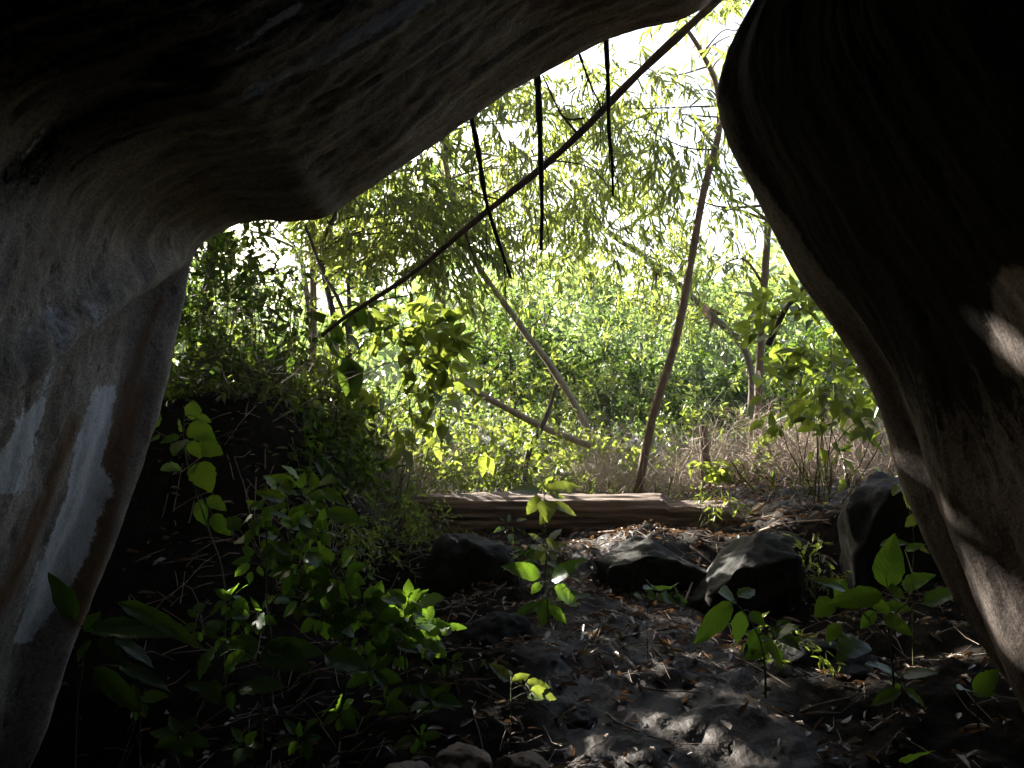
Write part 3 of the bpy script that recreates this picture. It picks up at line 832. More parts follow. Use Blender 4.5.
stick('bare_branch', 'thin dark stem rising steeply through the thicket under the arch', 'branch', [P(305, 225, 8.5), P(322, 270, 8.5), P(345, 318, 8.4), P(352, 400, 8.4)], .014, .02, 'bark_dark')
stick('bare_branch', 'dark branch stub sticking out from the bush beside the leaning boulder', 'branch', [P(806, 285, 7.2), P(785, 310, 7.2), P(768, 345, 7.3)], .02, .025, 'bark_dark')
st = stick('stake', 'short broken reddish stump between the two slim trunks', 'stump', [gp(707, 8.9), P(706, 470, 8.9), P(704, 448, 8.9), P(703, 426, 8.9)], .055, .04, 'bark_brown', wob=.1)
# dry hanging leaf clusters on the thin branch
for px, py, lab in [(653, 262, 'withered brown leaf curled on the thin branch, upper one'), (706, 306, 'withered brown leaf curled on the thin branch, lower one')]:
    p = P(px, py, 12.2)
    n = 5
    o = link('withered_leaf', leaf_mesh('withered_leaf', np.zeros((n, 3)) + rng.normal(size=(n, 3)) * .02, unit(np.array([.5, 0, -1]) + .25 * rng.normal(size=(n, 3))), rng.normal(size=(n, 3)), .32 * rng.uniform(.7, 1.1, n), .11, carve=False), M['leaf_dry'])
    o.location = p
    tag(o, lab, 'dry leaf')

# ------------------------------------------------------------------ bushes
def bush(name, label, base, crowns, leaf, bark, cat='bush', stems=7, sr=.0055, group=None, extra_stems=0):
    base = np.asarray(base, float)
    root = empty(name, base, label, cat, group)
    tb = Tubes()
    arr = [[], [], [], [], []]
    for cd in crowns:
        p = spray(**cd)
        for a, b in zip(arr, p[:5]): a.append(b)
        c = np.asarray(cd['center']); rd = np.asarray(cd['rad'])
        for i in range(stems):
            e = c + rand_dirs(1)[0] * rd * .85
            s0 = base + np.array([rng.normal() * .12, rng.normal() * .1, -.04])
            tb.add([s0, (s0 + e) / 2 + rng.normal(size=3) * .08 * np.linalg.norm(e - s0), e], sr, sr * .4, 5, 0, 5)
        for l in p[5][::2]: tb.add(l, sr * .4, sr * .2, 3)
    tb.build('stem', M[bark], root, base)
    a = [np.concatenate(x) for x in arr]
    link('foliage', leaf_mesh('foliage', *a, loc=base), M[leaf], root)
    return root
bush('broad_leaved_bush', 'bush with large rounded sunlit leaves under the lower end of the slanting branch', gp(395, 7.6),
     [C(405, 345, 7.5, 48, 42, .35, 34, 7, .17, .11, 'broad', .3), C(410, 410, 7.6, 58, 45, .4, 40, 7, .17, .105, 'broad', .3)], 'leaf_shrub', 'stem_green')
bush('dark_leaf_bush', 'sprig of big dark grey green leaves right at the low end of the branch', gp(330, 7.2), [C(335, 345, 6.9, 42, 25, .25, 9, 4, .24, .12, 'broad', .3)], 'leaf_dark', 'stem_green')
bush('leafy_bush', 'bush with glossy backlit leaves pressed against the leaning boulder', gp(830, 7.2),
     [C(800, 330, 7.2, 38, 42, .4, 30, 8, .14, .075, 'broad', .35), C(845, 385, 7.1, 45, 50, .4, 40, 8, .14, .075, 'broad', .35)], 'leaf_tree', 'stem_green')
bush('bright_bush', 'small bright yellow green bush at the foot of the upright trunk', gp(748, 8.9),
     [C(748, 478, 8.9, 30, 28, .25, 18, 8, .15, .09, 'broad', .25)], 'leaf_shrub', 'stem_green')
for px, py, Y, rx, rz, lab in [(225, 300, 7.6, 60, 60, 'dense small leaved bush in shade against the foot of the arch'),
                               (222, 275, 8.7, 50, 45, 'tall dark bush filling the corner right under the arch'),
                               (268, 268, 9.0, 46, 44, 'tall dim bush beneath the lowest bulge of the arch'),
                               (285, 330, 8.2, 60, 70, 'dense small leaved bush behind the shaded one by the arch'),
                               (235, 390, 7.9, 50, 45, 'low dark bush on the earth bank beneath the shaded thicket'),
                               (320, 400, 8.4, 50, 50, 'twiggy bush on the bank left of the broad leaved bush'),
                               (205, 400, 6.8, 45, 60, 'dark bush growing on the bank crest against the arch foot'),
                               (265, 415, 6.9, 48, 50, 'dark bush on the bank crest right above the tiered sapling'),
                               (318, 462, 6.7, 34, 28, 'dark bush low on the bank shoulder below the dry stalks')]:
    bush('thicket_bush', lab, gp(px + 5, Y), [C(px, py, Y, rx, rz, .6, 150, 14, .08, .04, 'broad', .4)], 'leaf_dark' if px < 262 or py > 425 else 'leaf_tree', 'bark_dark', stems=16, sr=.007)  # darker leaf colour paints in shade by the arch and low bank
low = [(350, 465, 8.8, 34, 26, 'low twiggy bush just behind the left end of the log'),
       (395, 440, 9.6, 40, 40, 'low yellow green bush behind the left part of the log'),
       (440, 468, 8.6, 34, 22, 'sunlit ground bush close behind the log, left of its middle'),
       (480, 430, 10.4, 45, 50, 'mid height bush behind the log under the pale bare branch'),
       (520, 465, 9.0, 36, 24, 'sunlit ground bush close behind the middle of the log'),
       (560, 450, 10.8, 48, 42, 'mid height bush beside the short dark propped branch'),
       (600, 462, 9.8, 40, 32, 'low bush just left of the foot of the leaning trunk'),
       (668, 450, 10.6, 44, 38, 'low bush between the leaning trunk and the broken stump'),
       (730, 430, 11.5, 44, 45, 'mid height bush behind the broken stump and upright trunk'),
       (800, 440, 11.0, 50, 40, 'low bush right of the upright trunk behind the dry brush'),
       (850, 400, 9.4, 50, 60, 'mid height bush beside the edge of the leaning boulder'),
       (620, 400, 12.5, 55, 50, 'taller bush behind the leaning trunk, halfway up it'),
       (530, 395, 12.0, 55, 45, 'taller bush behind the pale bare branch')]
for i, (px, py, Y, rx, rz, lab) in enumerate(low):
    bush('ground_bush', lab, gp(px, Y), [C(px, py, Y, rx, rz, .5, 64, 12, .085, .042, 'broad', .35)], ['leaf_shrub', 'leaf_tree', 'leaf_narrow'][i % 3], ['stem_green', 'stem_dry'][i % 2], stems=12, sr=.006, group='low bushes behind the log')

# dry brush: tangles of dead stems
def brush(label, px, py, Y, w, h, n, mat='stem_pale'):
    b = gp(px, Y)
    t = Tubes()
    for i in range(int(n * 1.6)):
        x = P(px + rng.normal() * w * .5, py, Y)[0]; y = Y + rng.normal() * .35
        p0 = np.array([x, y, gz(x, y) - .02])
        H = h * Y / FPX * rng.uniform(.35, 1.1)
        lean = rng.normal(size=2) * .5
        p2 = p0 + np.array([lean[0] * H * 1.3, lean[1] * H, H * rng.uniform(.5, 1)])
        p1 = (p0 + p2) / 2 + rng.normal(size=3) * .16 * H
        if in_gap(np.array([p0, p1, p2]), np.array([p1, p2, p2])).any(): continue
        t.add([p0, p1, p2], .0045, .0016, 4, 0, 4)
        for k in range(5):
            q = p1 + (p2 - p1) * rng.uniform(-.3, .8)
            t.add([q, q + rng.normal(size=3) * .16], .0026, .001, 3)
    o = t.build('dry_brush', M[mat], None, b); o.location = b
    tag(o, label, 'dry brush', 'tangles of dead stems')
brush('tangle of dead stems around the broken stump', 690, 480, 9.4, 50, 85, 110)
brush('tangle of dead stems right of the small bright bush', 800, 480, 8.8, 50, 95, 150)
brush('tangle of dead stems against the dark boulder and the rock edge', 865, 470, 8.6, 36, 95, 130)
brush('tangle of dead stems left of the leaning trunk foot', 595, 480, 9.6, 50, 70, 80)
brush('tangle of dead stems on the earth bank beside the arch', 320, 470, 7.8, 45, 80, 60, 'stem_dry')
brush('tangle of dead stems over the black bank behind the tall thin sapling', 250, 460, 6.5, 50, 70, 45, 'bark_dark')
brush('upright dry stems rising from the bank between thicket and broad leaved bush', 300, 440, 7.2, 50, 120, 36, 'stem_dry')
brush('tangle of dry stalks between the bank and the left log end', 385, 480, 8.0, 34, 75, 90)

# ------------------------------------------------------------------ log and stones
lp = [P(404, 513, 7.25), P(740, 517, 7.0)]
nl, na = 260, 72
s = np.linspace(0, 1, nl); a = np.linspace(0, 2 * np.pi, na, endpoint=False)
S, A = np.meshgrid(s, a, indexing='ij')
prof_r = (np.abs(np.cos(A)) ** 5 + np.abs(np.sin(A)) ** 5) ** (-1 / 5)
gr_ = np.stack([S * 3.2, np.cos(A) * 1.6, np.sin(A) * 1.6], -1)
rad_ = prof_r * (1 + .16 * fbm(gr_, 4, 51) + .09 * fbm(gr_ * np.array([.7, 5, 5]), 4, 52) + .05 * fbm(gr_ * np.array([3, 9, 9]), 3, 53))
endf = np.clip(np.minimum(S, 1 - S) / .006, 0, 1) ** .5
hx = .17 * rad_ * np.cos(A) * (.9 + .1 * endf); hz = .135 * rad_ * np.sin(A) * (.9 + .1 * endf)
hz = np.where(S > .77, hz * (1 - .3 * smooth(.77, .8, S) + .12 * fbm(gr_ * 4, 2, 57)), hz)
hx, hz = hx * math.cos(R(9)), hz + hx * math.sin(R(9))
cen = lp[0] + (lp[1] - lp[0]) * S[..., None]
ux = unit(lp[1] - lp[0]); uy = np.array([-ux[1], ux[0], 0])
LV = cen + uy * hx[..., None] + np.array([0, 0, 1.0]) * hz[..., None] + ux * (.03 * fbm(gr_ * 3, 2, 55) * (1 - endf))[..., None]
ids = np.arange(nl * na).reshape(nl, na)
lq = np.stack([ids[:-1], np.roll(ids, -1, 1)[:-1], np.roll(ids, -1, 1)[1:], ids[1:]], -1).reshape(-1, 4)
lc = (lp[0] + lp[1]) / 2
log = link('fallen_log', mesh_np('fallen_log', LV.reshape(-1, 3) - lc, [lq, ids[0][::-1][None], ids[-1][None]]), M['log'])
log.location = lc
tag(log, 'weathered reddish log lying across the top of the path', 'log')

import bmesh
def stone(name, label, c, size, mat, seed, rotz=0, cuts=4, rough=.16, cat='stone', group=None, sub=5, planes=()):
    bm = bmesh.new()
    bmesh.ops.create_icosphere(bm, subdivisions=sub, radius=1)
    me = bpy.data.meshes.new(name); bm.to_mesh(me); bm.free()
    v = np.zeros(len(me.vertices) * 3, np.float32); me.vertices.foreach_get('co', v); v = v.reshape(-1, 3).astype(float)
    r2 = np.random.default_rng(seed)
    for k in range(cuts):
        nrm = unit(r2.normal(size=3)); d = r2.uniform(.55, .85)
        e = v @ nrm - d
        v = v - np.where(e > 0, e * .9, 0)[:, None] * nrm
    for nrm, d in planes:
        nrm = unit(np.array(nrm, float)); e = v @ nrm - d
        v = v - np.where(e > 0, e * .94, 0)[:, None] * nrm
    n = unit(v)
    v = v * (1 + rough * fbm(v * 1.4, 3, seed) + rough * .35 * fbm(v * 5, 3, seed + 1) + rough * .1 * fbm(v * 17, 2, seed + 2))[:, None]
    v = v * np.asarray(size)
    me.vertices.foreach_set('co', v.astype(np.float32).ravel())
    me.polygons.foreach_set('use_smooth', np.ones(len(me.polygons), bool))
    me.update()
    o = link(name, me, M[mat]); o.location = c; o.rotation_euler = (0, 0, rotz)
    return tag(o, label, cat, group)
G_ST = 'stones stepping up the path'
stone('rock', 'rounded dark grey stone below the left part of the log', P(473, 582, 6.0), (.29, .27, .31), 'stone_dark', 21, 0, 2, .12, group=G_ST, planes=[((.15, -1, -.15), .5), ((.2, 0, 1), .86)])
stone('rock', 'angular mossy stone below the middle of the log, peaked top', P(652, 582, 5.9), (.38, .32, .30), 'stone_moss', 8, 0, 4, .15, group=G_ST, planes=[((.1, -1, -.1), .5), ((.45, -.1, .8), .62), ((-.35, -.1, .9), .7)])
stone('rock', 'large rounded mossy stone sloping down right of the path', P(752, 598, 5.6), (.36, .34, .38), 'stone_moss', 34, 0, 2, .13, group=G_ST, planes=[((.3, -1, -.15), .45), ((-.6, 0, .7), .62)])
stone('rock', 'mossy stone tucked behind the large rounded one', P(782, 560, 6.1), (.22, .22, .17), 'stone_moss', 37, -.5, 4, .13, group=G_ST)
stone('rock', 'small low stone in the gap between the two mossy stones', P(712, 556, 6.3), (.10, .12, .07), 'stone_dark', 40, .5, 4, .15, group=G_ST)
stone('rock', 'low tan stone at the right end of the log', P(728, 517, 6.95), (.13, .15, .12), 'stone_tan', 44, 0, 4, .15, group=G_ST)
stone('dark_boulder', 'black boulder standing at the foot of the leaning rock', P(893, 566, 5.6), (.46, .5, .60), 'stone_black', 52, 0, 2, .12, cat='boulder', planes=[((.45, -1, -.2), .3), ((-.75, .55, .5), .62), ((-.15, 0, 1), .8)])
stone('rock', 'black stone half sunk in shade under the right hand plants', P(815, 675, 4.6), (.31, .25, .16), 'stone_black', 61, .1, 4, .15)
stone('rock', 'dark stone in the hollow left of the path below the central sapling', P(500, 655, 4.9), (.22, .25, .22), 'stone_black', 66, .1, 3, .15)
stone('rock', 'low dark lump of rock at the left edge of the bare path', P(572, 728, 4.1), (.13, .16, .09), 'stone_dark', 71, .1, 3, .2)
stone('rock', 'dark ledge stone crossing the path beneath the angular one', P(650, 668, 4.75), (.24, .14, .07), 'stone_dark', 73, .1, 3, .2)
G_F = 'tan stones at the near edge'
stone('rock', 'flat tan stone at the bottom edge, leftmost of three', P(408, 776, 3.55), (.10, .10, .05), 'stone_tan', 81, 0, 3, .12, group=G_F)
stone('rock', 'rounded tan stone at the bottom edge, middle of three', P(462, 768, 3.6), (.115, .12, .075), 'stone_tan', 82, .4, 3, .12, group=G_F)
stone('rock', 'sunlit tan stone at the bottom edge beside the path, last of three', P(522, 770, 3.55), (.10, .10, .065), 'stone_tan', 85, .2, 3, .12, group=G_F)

# ------------------------------------------------------------------ near plants: every leaf a part of its plant
def blade(L, W, droop, seed, fold=.22, teeth=.06):
    """a leaf blade along +X, midrib at Y=0"""
    r = np.random.default_rng(seed)
    ns = 13
    s = np.linspace(0, 1, ns)
    w = (s ** .60) * ((1 - s) ** 1.0); w = w / w.max()
    w = w * (1 + 1.6 * teeth * r.uniform(-1, 1, ns)); w[0] = .02; w[-1] = .01
    c = np.array([-1, -.5, 0, .5, 1.0])
    x = np.repeat((s * L)[:, None], 5, 1)
    y = c[None] * w[:, None] * W * .5
    z = -droop * L * (s ** 2)[:, None] + fold * np.abs(y) * (1 - .4 * s[:, None]) + .012 * L * r.normal(size=(ns, 5)) * np.abs(c)[None] + .03 * W * np.sin(s * 26)[:, None] * np.abs(c)[None]
    y = y + (.10 * r.uniform(-1, 1)) * L * (s ** 2)[:, None]
    v = np.stack([x, y, z], -1).reshape(-1, 3)
    blade.vein = (2 * np.pi * (9 * s[:, None] - 2.6 * np.abs(c)[None])).ravel()
    ids = np.arange(ns * 5).reshape(ns, 5)
    q = np.stack([ids[:-1, :-1], ids[1:, :-1], ids[1:, 1:], ids[:-1, 1:]], -1).reshape(-1, 4)
    return v, q
_seed = [100]
def plant(name, label, cat, base, Y, stems, leaves, wr=.5, leaf='leaf_near', group=None, tilt=.55, stem_r=.006, droop=.18, stem_mat='stem_green', dy=.06):
    """stems: lists of pixel points; leaves: (bx, by, tx, ty[, width ratio]) pixel base and tip"""
    stem_w = [[P(p[0], p[1], Y) for p in st] for st in stems]
    b = P(base[0], base[1], Y)
    g = gz(b[0], b[1]); b = np.array([b[0], b[1], g])
    root = empty(name, b, label, cat, group)
    t = Tubes()
    allp = []
    for i, st in enumerate(stem_w):
        if i == 0 and st[0][2] > g: st = [np.array([st[0][0], st[0][1], g - .03])] + st
        allp.append(t.add(st, stem_r if i == 0 else stem_r * .7, stem_r * .35, 5, 0, 6))
    allp = np.concatenate(allp)
    items = []
    for lf in leaves:
        y0 = Y + rng.normal() * dy
        p0 = P(lf[0], lf[1], y0)
        p1 = P(lf[2], lf[3], y0 + rng.normal() * dy * .8 - .02)
        j = np.argmin(np.linalg.norm(allp - p0, axis=1))
        if np.linalg.norm(allp[j] - p0) > .008:
            t.add([allp[j], (allp[j] + p0) / 2 + np.array([0, 0, .006]), p0], stem_r * .35, stem_r * .25, 4, 0, 3)
        items.append((p0, p1, lf[4] if len(lf) > 4 else wr))
    t.build('stem', M[stem_mat], root, b)
    for p0, p1, w in items:
        L = np.linalg.norm(p1 - p0)
        _seed[0] += 1
        X = (p1 - p0) / L
        nh = np.array([.35 * rng.normal(), -tilt + .2 * rng.normal(), .8])
        Z = unit(nh - (nh @ X) * X); Yv = np.cross(Z, X)
        v, q = blade(L * 1.04, L * w * 1.15, droop * rng.uniform(.3, 1.4), _seed[0])
        vein = blade.vein
        v = v[:, :1] * X + v[:, 1:2] * Yv + (v[:, 2:] + droop * .35 * L * (v[:, :1] / L)) * Z + (p0 - b)
        me = mesh_np('leaf', v, [q], attrs={'tint': np.full(len(v), rng.uniform(0, 1)), 'vein': vein})
        link('leaf', me, M[leaf], root)
    return root
def cl(px, py, n, spread, size, w=None, down=.3, seed=0):
    """n leaves around a node: pixel base and tip"""
    r = np.random.default_rng(seed + int(px * 7 + py))
    out = []
    for i in range(n):
        a = 2 * math.pi * (i + r.uniform(-.3, .3)) / n
        d = np.array([math.cos(a), math.sin(a) + down]); d /= np.linalg.norm(d)
        o = spread * r.uniform(.15, 1)
        l = size * r.uniform(.65, 1.2) * (.65 + .35 * abs(d[0]))
        bx, by = px + d[0] * o, py + d[1] * o
        out.append((bx, by, bx + d[0] * l, by + d[1] * l) + ((w,) if w else ()))
    return out

plant('sapling', 'tall thin leafy sapling right beside the foot of the arching boulder', 'sapling', (226, 600), 4.55,
      [[(224, 585), (207, 525), (192, 482), (184, 445), (184, 416)], [(192, 482), (206, 505), (222, 528)], [(184, 445), (165, 436), (154, 430)], [(190, 475), (200, 462)]],
      [(192, 420, 193, 399, .6), (196, 417, 212, 421, .55), (190, 424, 212, 441, .6), (183, 431, 178, 419), (180, 437, 160, 441), (184, 440, 173, 455), (190, 441, 198, 458, .6), (196, 446, 223, 453, .7),
       (181, 468, 160, 469, .7), (195, 464, 212, 489, .75), (150, 432, 137, 426, .7), (155, 428, 158, 410, .6), (207, 498, 226, 509, .6), (199, 503, 205, 524), (212, 515, 229, 536, .5), (160, 436, 150, 441, .6), (186, 432, 205, 434, .6), (202, 500, 196, 515)], .55, tilt=.9)
plant('sapling', 'bushy sapling standing in front of the black bank, leaves in tiers', 'sapling', (272, 650), 4.4,
      [[(272, 650), (266, 590), (268, 520), (275, 495), (285, 478)], [(268, 530), (300, 500), (320, 486)], [(268, 545), (305, 520), (335, 510)], [(267, 560), (250, 540), (232, 525)]],
      [(277, 491, 264, 476), (296, 487, 271, 474), (299, 480, 285, 465), (300, 490, 318, 500), (298, 494, 277, 490, .5), (314, 489, 313, 472, .6), (320, 482, 336, 479, .55), (322, 488, 343, 505, .42), (317, 518, 328, 529, .6),
       (326, 511, 361, 524, .45), (305, 503, 299, 519, .6), (284, 500, 256, 493), (266, 503, 247, 506), (272, 506, 262, 526), (268, 517, 250, 522), (262, 515, 254, 535), (250, 540, 232, 540, .5), (240, 530, 226, 518), (310, 500, 322, 512),
       (280, 520, 300, 530, .5), (300, 522, 318, 540, .5), (262, 540, 278, 556, .6), (255, 528, 243, 545, .5)] + cl(300, 500, 9, 18, 22) + cl(262, 512, 8, 14, 20) + cl(285, 540, 9, 18, 22) + cl(320, 530, 8, 14, 20) + cl(255, 560, 7, 12, 20) + cl(300, 560, 8, 14, 22), .5, tilt=.8)
plant('sapling', 'leafy sapling of medium green drooping leaves between the tiered one and the bright clump', 'sapling', (345, 660), 4.35,
      [[(345, 660), (340, 620), (338, 585), (330, 565)], [(339, 600), (375, 600), (395, 612)], [(338, 590), (310, 575), (290, 568)]],
      cl(335, 575, 11, 16, 25, .6) + cl(352, 602, 11, 18, 26, .6) + cl(295, 572, 9, 14, 24, .6) + cl(322, 615, 9, 16, 24, .6) + cl(375, 605, 8, 12, 21, .55) + cl(300, 600, 8, 14, 22, .55) + cl(360, 635, 8, 14, 22, .5), .55, tilt=.8)
plant('sapling', 'bright clump of toothed leaves catching the sun beside the black hollow', 'sapling', (408, 690), 4.3,
      [[(408, 690), (404, 650), (405, 622), (408, 602)], [(405, 625), (430, 628), (445, 628)], [(405, 630), (385, 618), (372, 610)]],
      [(445, 627, 466, 627, .35), (410, 604, 418, 588, .6), (405, 604, 392, 592)] + cl(408, 608, 12, 12, 22, .55) + cl(415, 632, 12, 15, 22, .55) + cl(395, 645, 8, 12, 20, .5) + cl(432, 640, 8, 11, 20, .5) + cl(385, 622, 7, 9, 20, .5), .55, tilt=.6)
plant('broad_leaf_plant', 'plant with long broad leaves fanning right from the foot of the arch', 'plant', (78, 720), 3.9,
      [[(76, 720), (82, 670), (86, 634)], [(82, 680), (92, 668)]],
      [(90, 632, 176, 640, .24), (90, 628, 150, 618, .24), (98, 640, 128, 662, .35), (115, 638, 152, 662, .32), (118, 603, 204, 640, .18), (95, 668, 142, 716, .28), (74, 620, 55, 572, .35), (86, 632, 100, 612, .7), (120, 665, 165, 690, .25), (90, 640, 75, 660, .4)], .4, tilt=.5, leaf='leaf_near', stem_r=.007)
plant('broad_leaf_plant', 'plant with wide ribbed leaves low down among the saplings', 'plant', (262, 720), 4.0,
      [[(262, 720), (262, 680), (264, 648)], [(264, 655), (300, 650), (325, 655)], [(263, 665), (235, 650), (215, 660)]],
      [(262, 650, 310, 664, .5), (266, 646, 322, 656, .38), (325, 656, 368, 666, .58), (258, 648, 226, 634, .45), (258, 652, 236, 664, .4), (214, 650, 198, 680, .7), (225, 672, 245, 650, .5), (240, 690, 282, 684, .55), (205, 682, 218, 700, .6), (210, 690, 185, 684, .45), (230, 692, 232, 710, .5)], .5, tilt=.5)
G_LOW = 'low plants under the saplings'
for i, (px, py, Y, n, sz, lab) in enumerate([
        (385, 705, 4.1, 7, 26, 'low plant with pointed leaves in the hollow, left of the lit seedling'),
        (430, 700, 4.1, 7, 24, 'low plant with small pointed leaves just left of the lit seedling'),
        (340, 712, 4.0, 7, 24, 'low dim plant below the wide ribbed leaves'),
        (300, 738, 3.8, 8, 26, 'low dim plant near the bottom edge left of the tan stones'),
        (420, 738, 3.8, 6, 20, 'tiny plant just above the tan stones'),
        (180, 738, 3.8, 7, 26, 'low dim plant in the dark corner by the arch foot'),
        (245, 745, 3.75, 6, 20, 'small dim plant at the bottom edge below the wide ribbed leaves'),
        (140, 700, 4.0, 6, 24, 'dim plant between the long broad leaves and the dark corner'),
        (372, 672, 4.3, 7, 28, 'dim plant right under the bright clump of leaves')]):
    plant('low_plant', lab, 'plant', (px, py + 25), Y, [[(px, py + 22), (px + 2, py + 8), (px, py - 4)]], cl(px, py, n, 6, sz, .5, .1), .5, group=G_LOW, tilt=.6, stem_r=.004)
plant('sapling', 'small leaved sapling low against the bank, between tall thin sapling and ribbed leaves', 'sapling', (225, 690), 4.5,
      [[(225, 690), (228, 650), (232, 620), (230, 600)], [(228, 650), (210, 630), (200, 622)], [(229, 640), (250, 622), (258, 612)]],
      cl(230, 600, 8, 12, 20, .5) + cl(203, 622, 8, 12, 20, .5) + cl(255, 614, 8, 12, 20, .5) + cl(228, 635, 7, 12, 20, .5), .5, tilt=.8)
plant('sapling', 'small leaved sapling in the black hollow beneath the rounded grey stone', 'sapling', (455, 720), 4.4,
      [[(455, 720), (452, 690), (448, 665)], [(453, 695), (470, 680), (478, 672)], [(453, 700), (438, 690)]],
      cl(448, 662, 6, 9, 15, .5) + cl(476, 675, 6, 8, 14, .5) + cl(438, 688, 5, 8, 14, .5), .5, tilt=.7, stem_r=.004, leaf='leaf_dark')
plant('sapling', 'central sapling in front of the log, yellow leaves at its tip', 'sapling', (543, 600), 5.6,
      [[(543, 600), (547, 550), (545, 520), (544, 490)]],
      [(546, 490, 581, 485, .38), (541, 492, 511, 486, .42), (540, 497, 527, 514, .55), (547, 500, 546, 520, .6), (552, 503, 576, 514, .42), (545, 488, 538, 478, .6), (550, 495, 565, 498, .5), (548, 510, 540, 524, .6), (546, 540, 562, 552, .4), (545, 545, 533, 560, .4)] + cl(547, 545, 6, 8, 18, .4), .45, leaf='leaf_shrub', tilt=.5)
plant('sapling', 'sapling with broad opposite leaves standing before the rounded grey stone', 'sapling', (550, 645), 5.0,
      [[(550, 645), (548, 610), (546, 583)]],
      [(540, 577, 504, 562, .42), (551, 580, 584, 562, .42), (554, 588, 578, 607, .55), (545, 598, 541, 626, .5), (541, 605, 510, 617, .35), (551, 604, 566, 626, .35), (540, 583, 532, 594, .5), (556, 600, 590, 590, .3)], .45, tilt=.6)
plant('wiry_plant', 'wiry plant with tiny leaves between the central sapling and grey stone', 'plant', (520, 590), 5.5,
      [[(522, 590), (518, 560), (512, 530), (505, 510)], [(518, 560), (535, 540), (545, 530)], [(516, 550), (505, 545), (500, 540)], [(520, 570), (535, 565), (550, 558)]],
      cl(510, 525, 8, 9, 10, .3) + cl(528, 545, 10, 14, 11, .3) + cl(520, 560, 8, 14, 11, .3) + cl(545, 560, 8, 14, 12, .35), .3, tilt=.5, stem_r=.003)
plant('seedling', 'small seedling with pale glowing leaves at the near left edge of the path', 'seedling', (512, 738), 3.9,
      [[(512, 735), (511, 705), (511, 684)], [(511, 690), (520, 686), (526, 685)], [(511, 700), (522, 694), (530, 692)]],
      [(509, 680, 491, 664, .55), (512, 681, 530, 676, .5), (526, 684, 550, 685, .5), (530, 691, 556, 696, .4), (528, 695, 545, 700, .4), (511, 676, 505, 668, .5)], .5, leaf='leaf_shrub', tilt=.7, stem_r=.004)
plant('seedling', 'thin dark seedling with few tiny leaves in the middle of the path', 'seedling', (648, 665), 4.7,
      [[(648, 665), (647, 630), (648, 604), (652, 590)], [(648, 608), (662, 598), (672, 594)], [(648, 606), (655, 590), (665, 584)], [(648, 610), (642, 598)]],
      cl(668, 594, 6, 7, 9, .7) + cl(652, 588, 4, 4, 8, .7) + cl(676, 600, 4, 4, 8, .7) + [(642, 598, 634, 594, .6)], .7, tilt=.6, stem_r=.003)
plant('young_plant', 'young plant with narrow leaves on the path edge below the large mossy stone', 'plant', (765, 665), 4.2,
      [[(765, 665), (758, 635), (740, 606)], [(758, 635), (775, 628), (790, 620)], [(750, 620), (735, 602)]],
      [(731, 601, 697, 645, .33), (734, 599, 719, 589, .5), (738, 597, 756, 591, .55), (741, 611, 738, 643, .42), (757, 628, 752, 655, .45), (776, 624, 802, 628, .5), (770, 628, 800, 650, .4), (750, 612, 765, 625, .45), (765, 640, 785, 668, .35)] + cl(775, 640, 5, 10, 26, .45), .45, tilt=.6)
plant('young_plant', 'young plant with large upright oval leaf in front of the black boulder', 'plant', (895, 670), 3.9,
      [[(893, 670), (889, 635), (886, 606), (888, 590)], [(888, 620), (905, 605), (920, 600)], [(888, 640), (865, 615), (850, 600)]],
      [(888, 588, 890, 536, .5), (882, 593, 830, 608, .32), (876, 612, 860, 628, .55), (884, 606, 912, 610, .5), (883, 616, 912, 634, .5), (924, 604, 959, 588, .5), (903, 588, 930, 572, .45), (888, 590, 905, 596, .8), (870, 600, 890, 612, .6), (845, 590, 818, 576, .35), (843, 580, 838, 600, .55),
       (832, 600, 815, 615, .6), (880, 545, 908, 540, .4), (905, 550, 925, 545, .45), (840, 625, 826, 640, .6), (860, 640, 845, 655, .5)], .45, tilt=.75)
plant('young_plant', 'small plant with two lit leaves in the dark corner under the leaning boulder', 'plant', (978, 720), 3.7,
      [[(978, 720), (975, 700), (970, 692)]],
      [(974, 692, 1001, 672, .5), (970, 692, 958, 685, .6), (972, 694, 998, 692, .35)], .5, tilt=.6, stem_r=.004)
plant('young_plant', 'dim low plant on the dark ground below the large upright leaf', 'plant', (905, 715), 3.9,
      [[(905, 715), (902, 695), (900, 680)]], [(898, 676, 868, 664, .45), (903, 676, 936, 672, .45), (900, 690, 872, 705, .4), (905, 690, 928, 708, .4), (900, 684, 890, 700, .4)], .45, tilt=.6, stem_r=.004)
plant('young_plant', 'dim plant at the bottom edge below the black sunken stone', 'plant', (905, 790), 3.55,
      [[(905, 790), (905, 775), (906, 765)]], [(902, 766, 880, 772, .5), (906, 764, 930, 750, .5), (908, 770, 932, 776, .45), (905, 765, 900, 745, .5)], .5, tilt=.6, stem_r=.004)
plant('vine_sprig', 'sprig with yellow leaf hanging along the lower edge of the leaning boulder', 'vine', (900, 560), 4.3,
      [[(912, 585), (914, 540), (908, 505), (900, 480)], [(912, 530), (918, 520)]],
      [(900, 486, 893, 494, .6), (903, 488, 914, 508, .55), (918, 516, 905, 526, .55), (905, 498, 898, 486, .5), (914, 545, 930, 552, .4)], .5, leaf='leaf_shrub', tilt=.8, stem_r=.003)
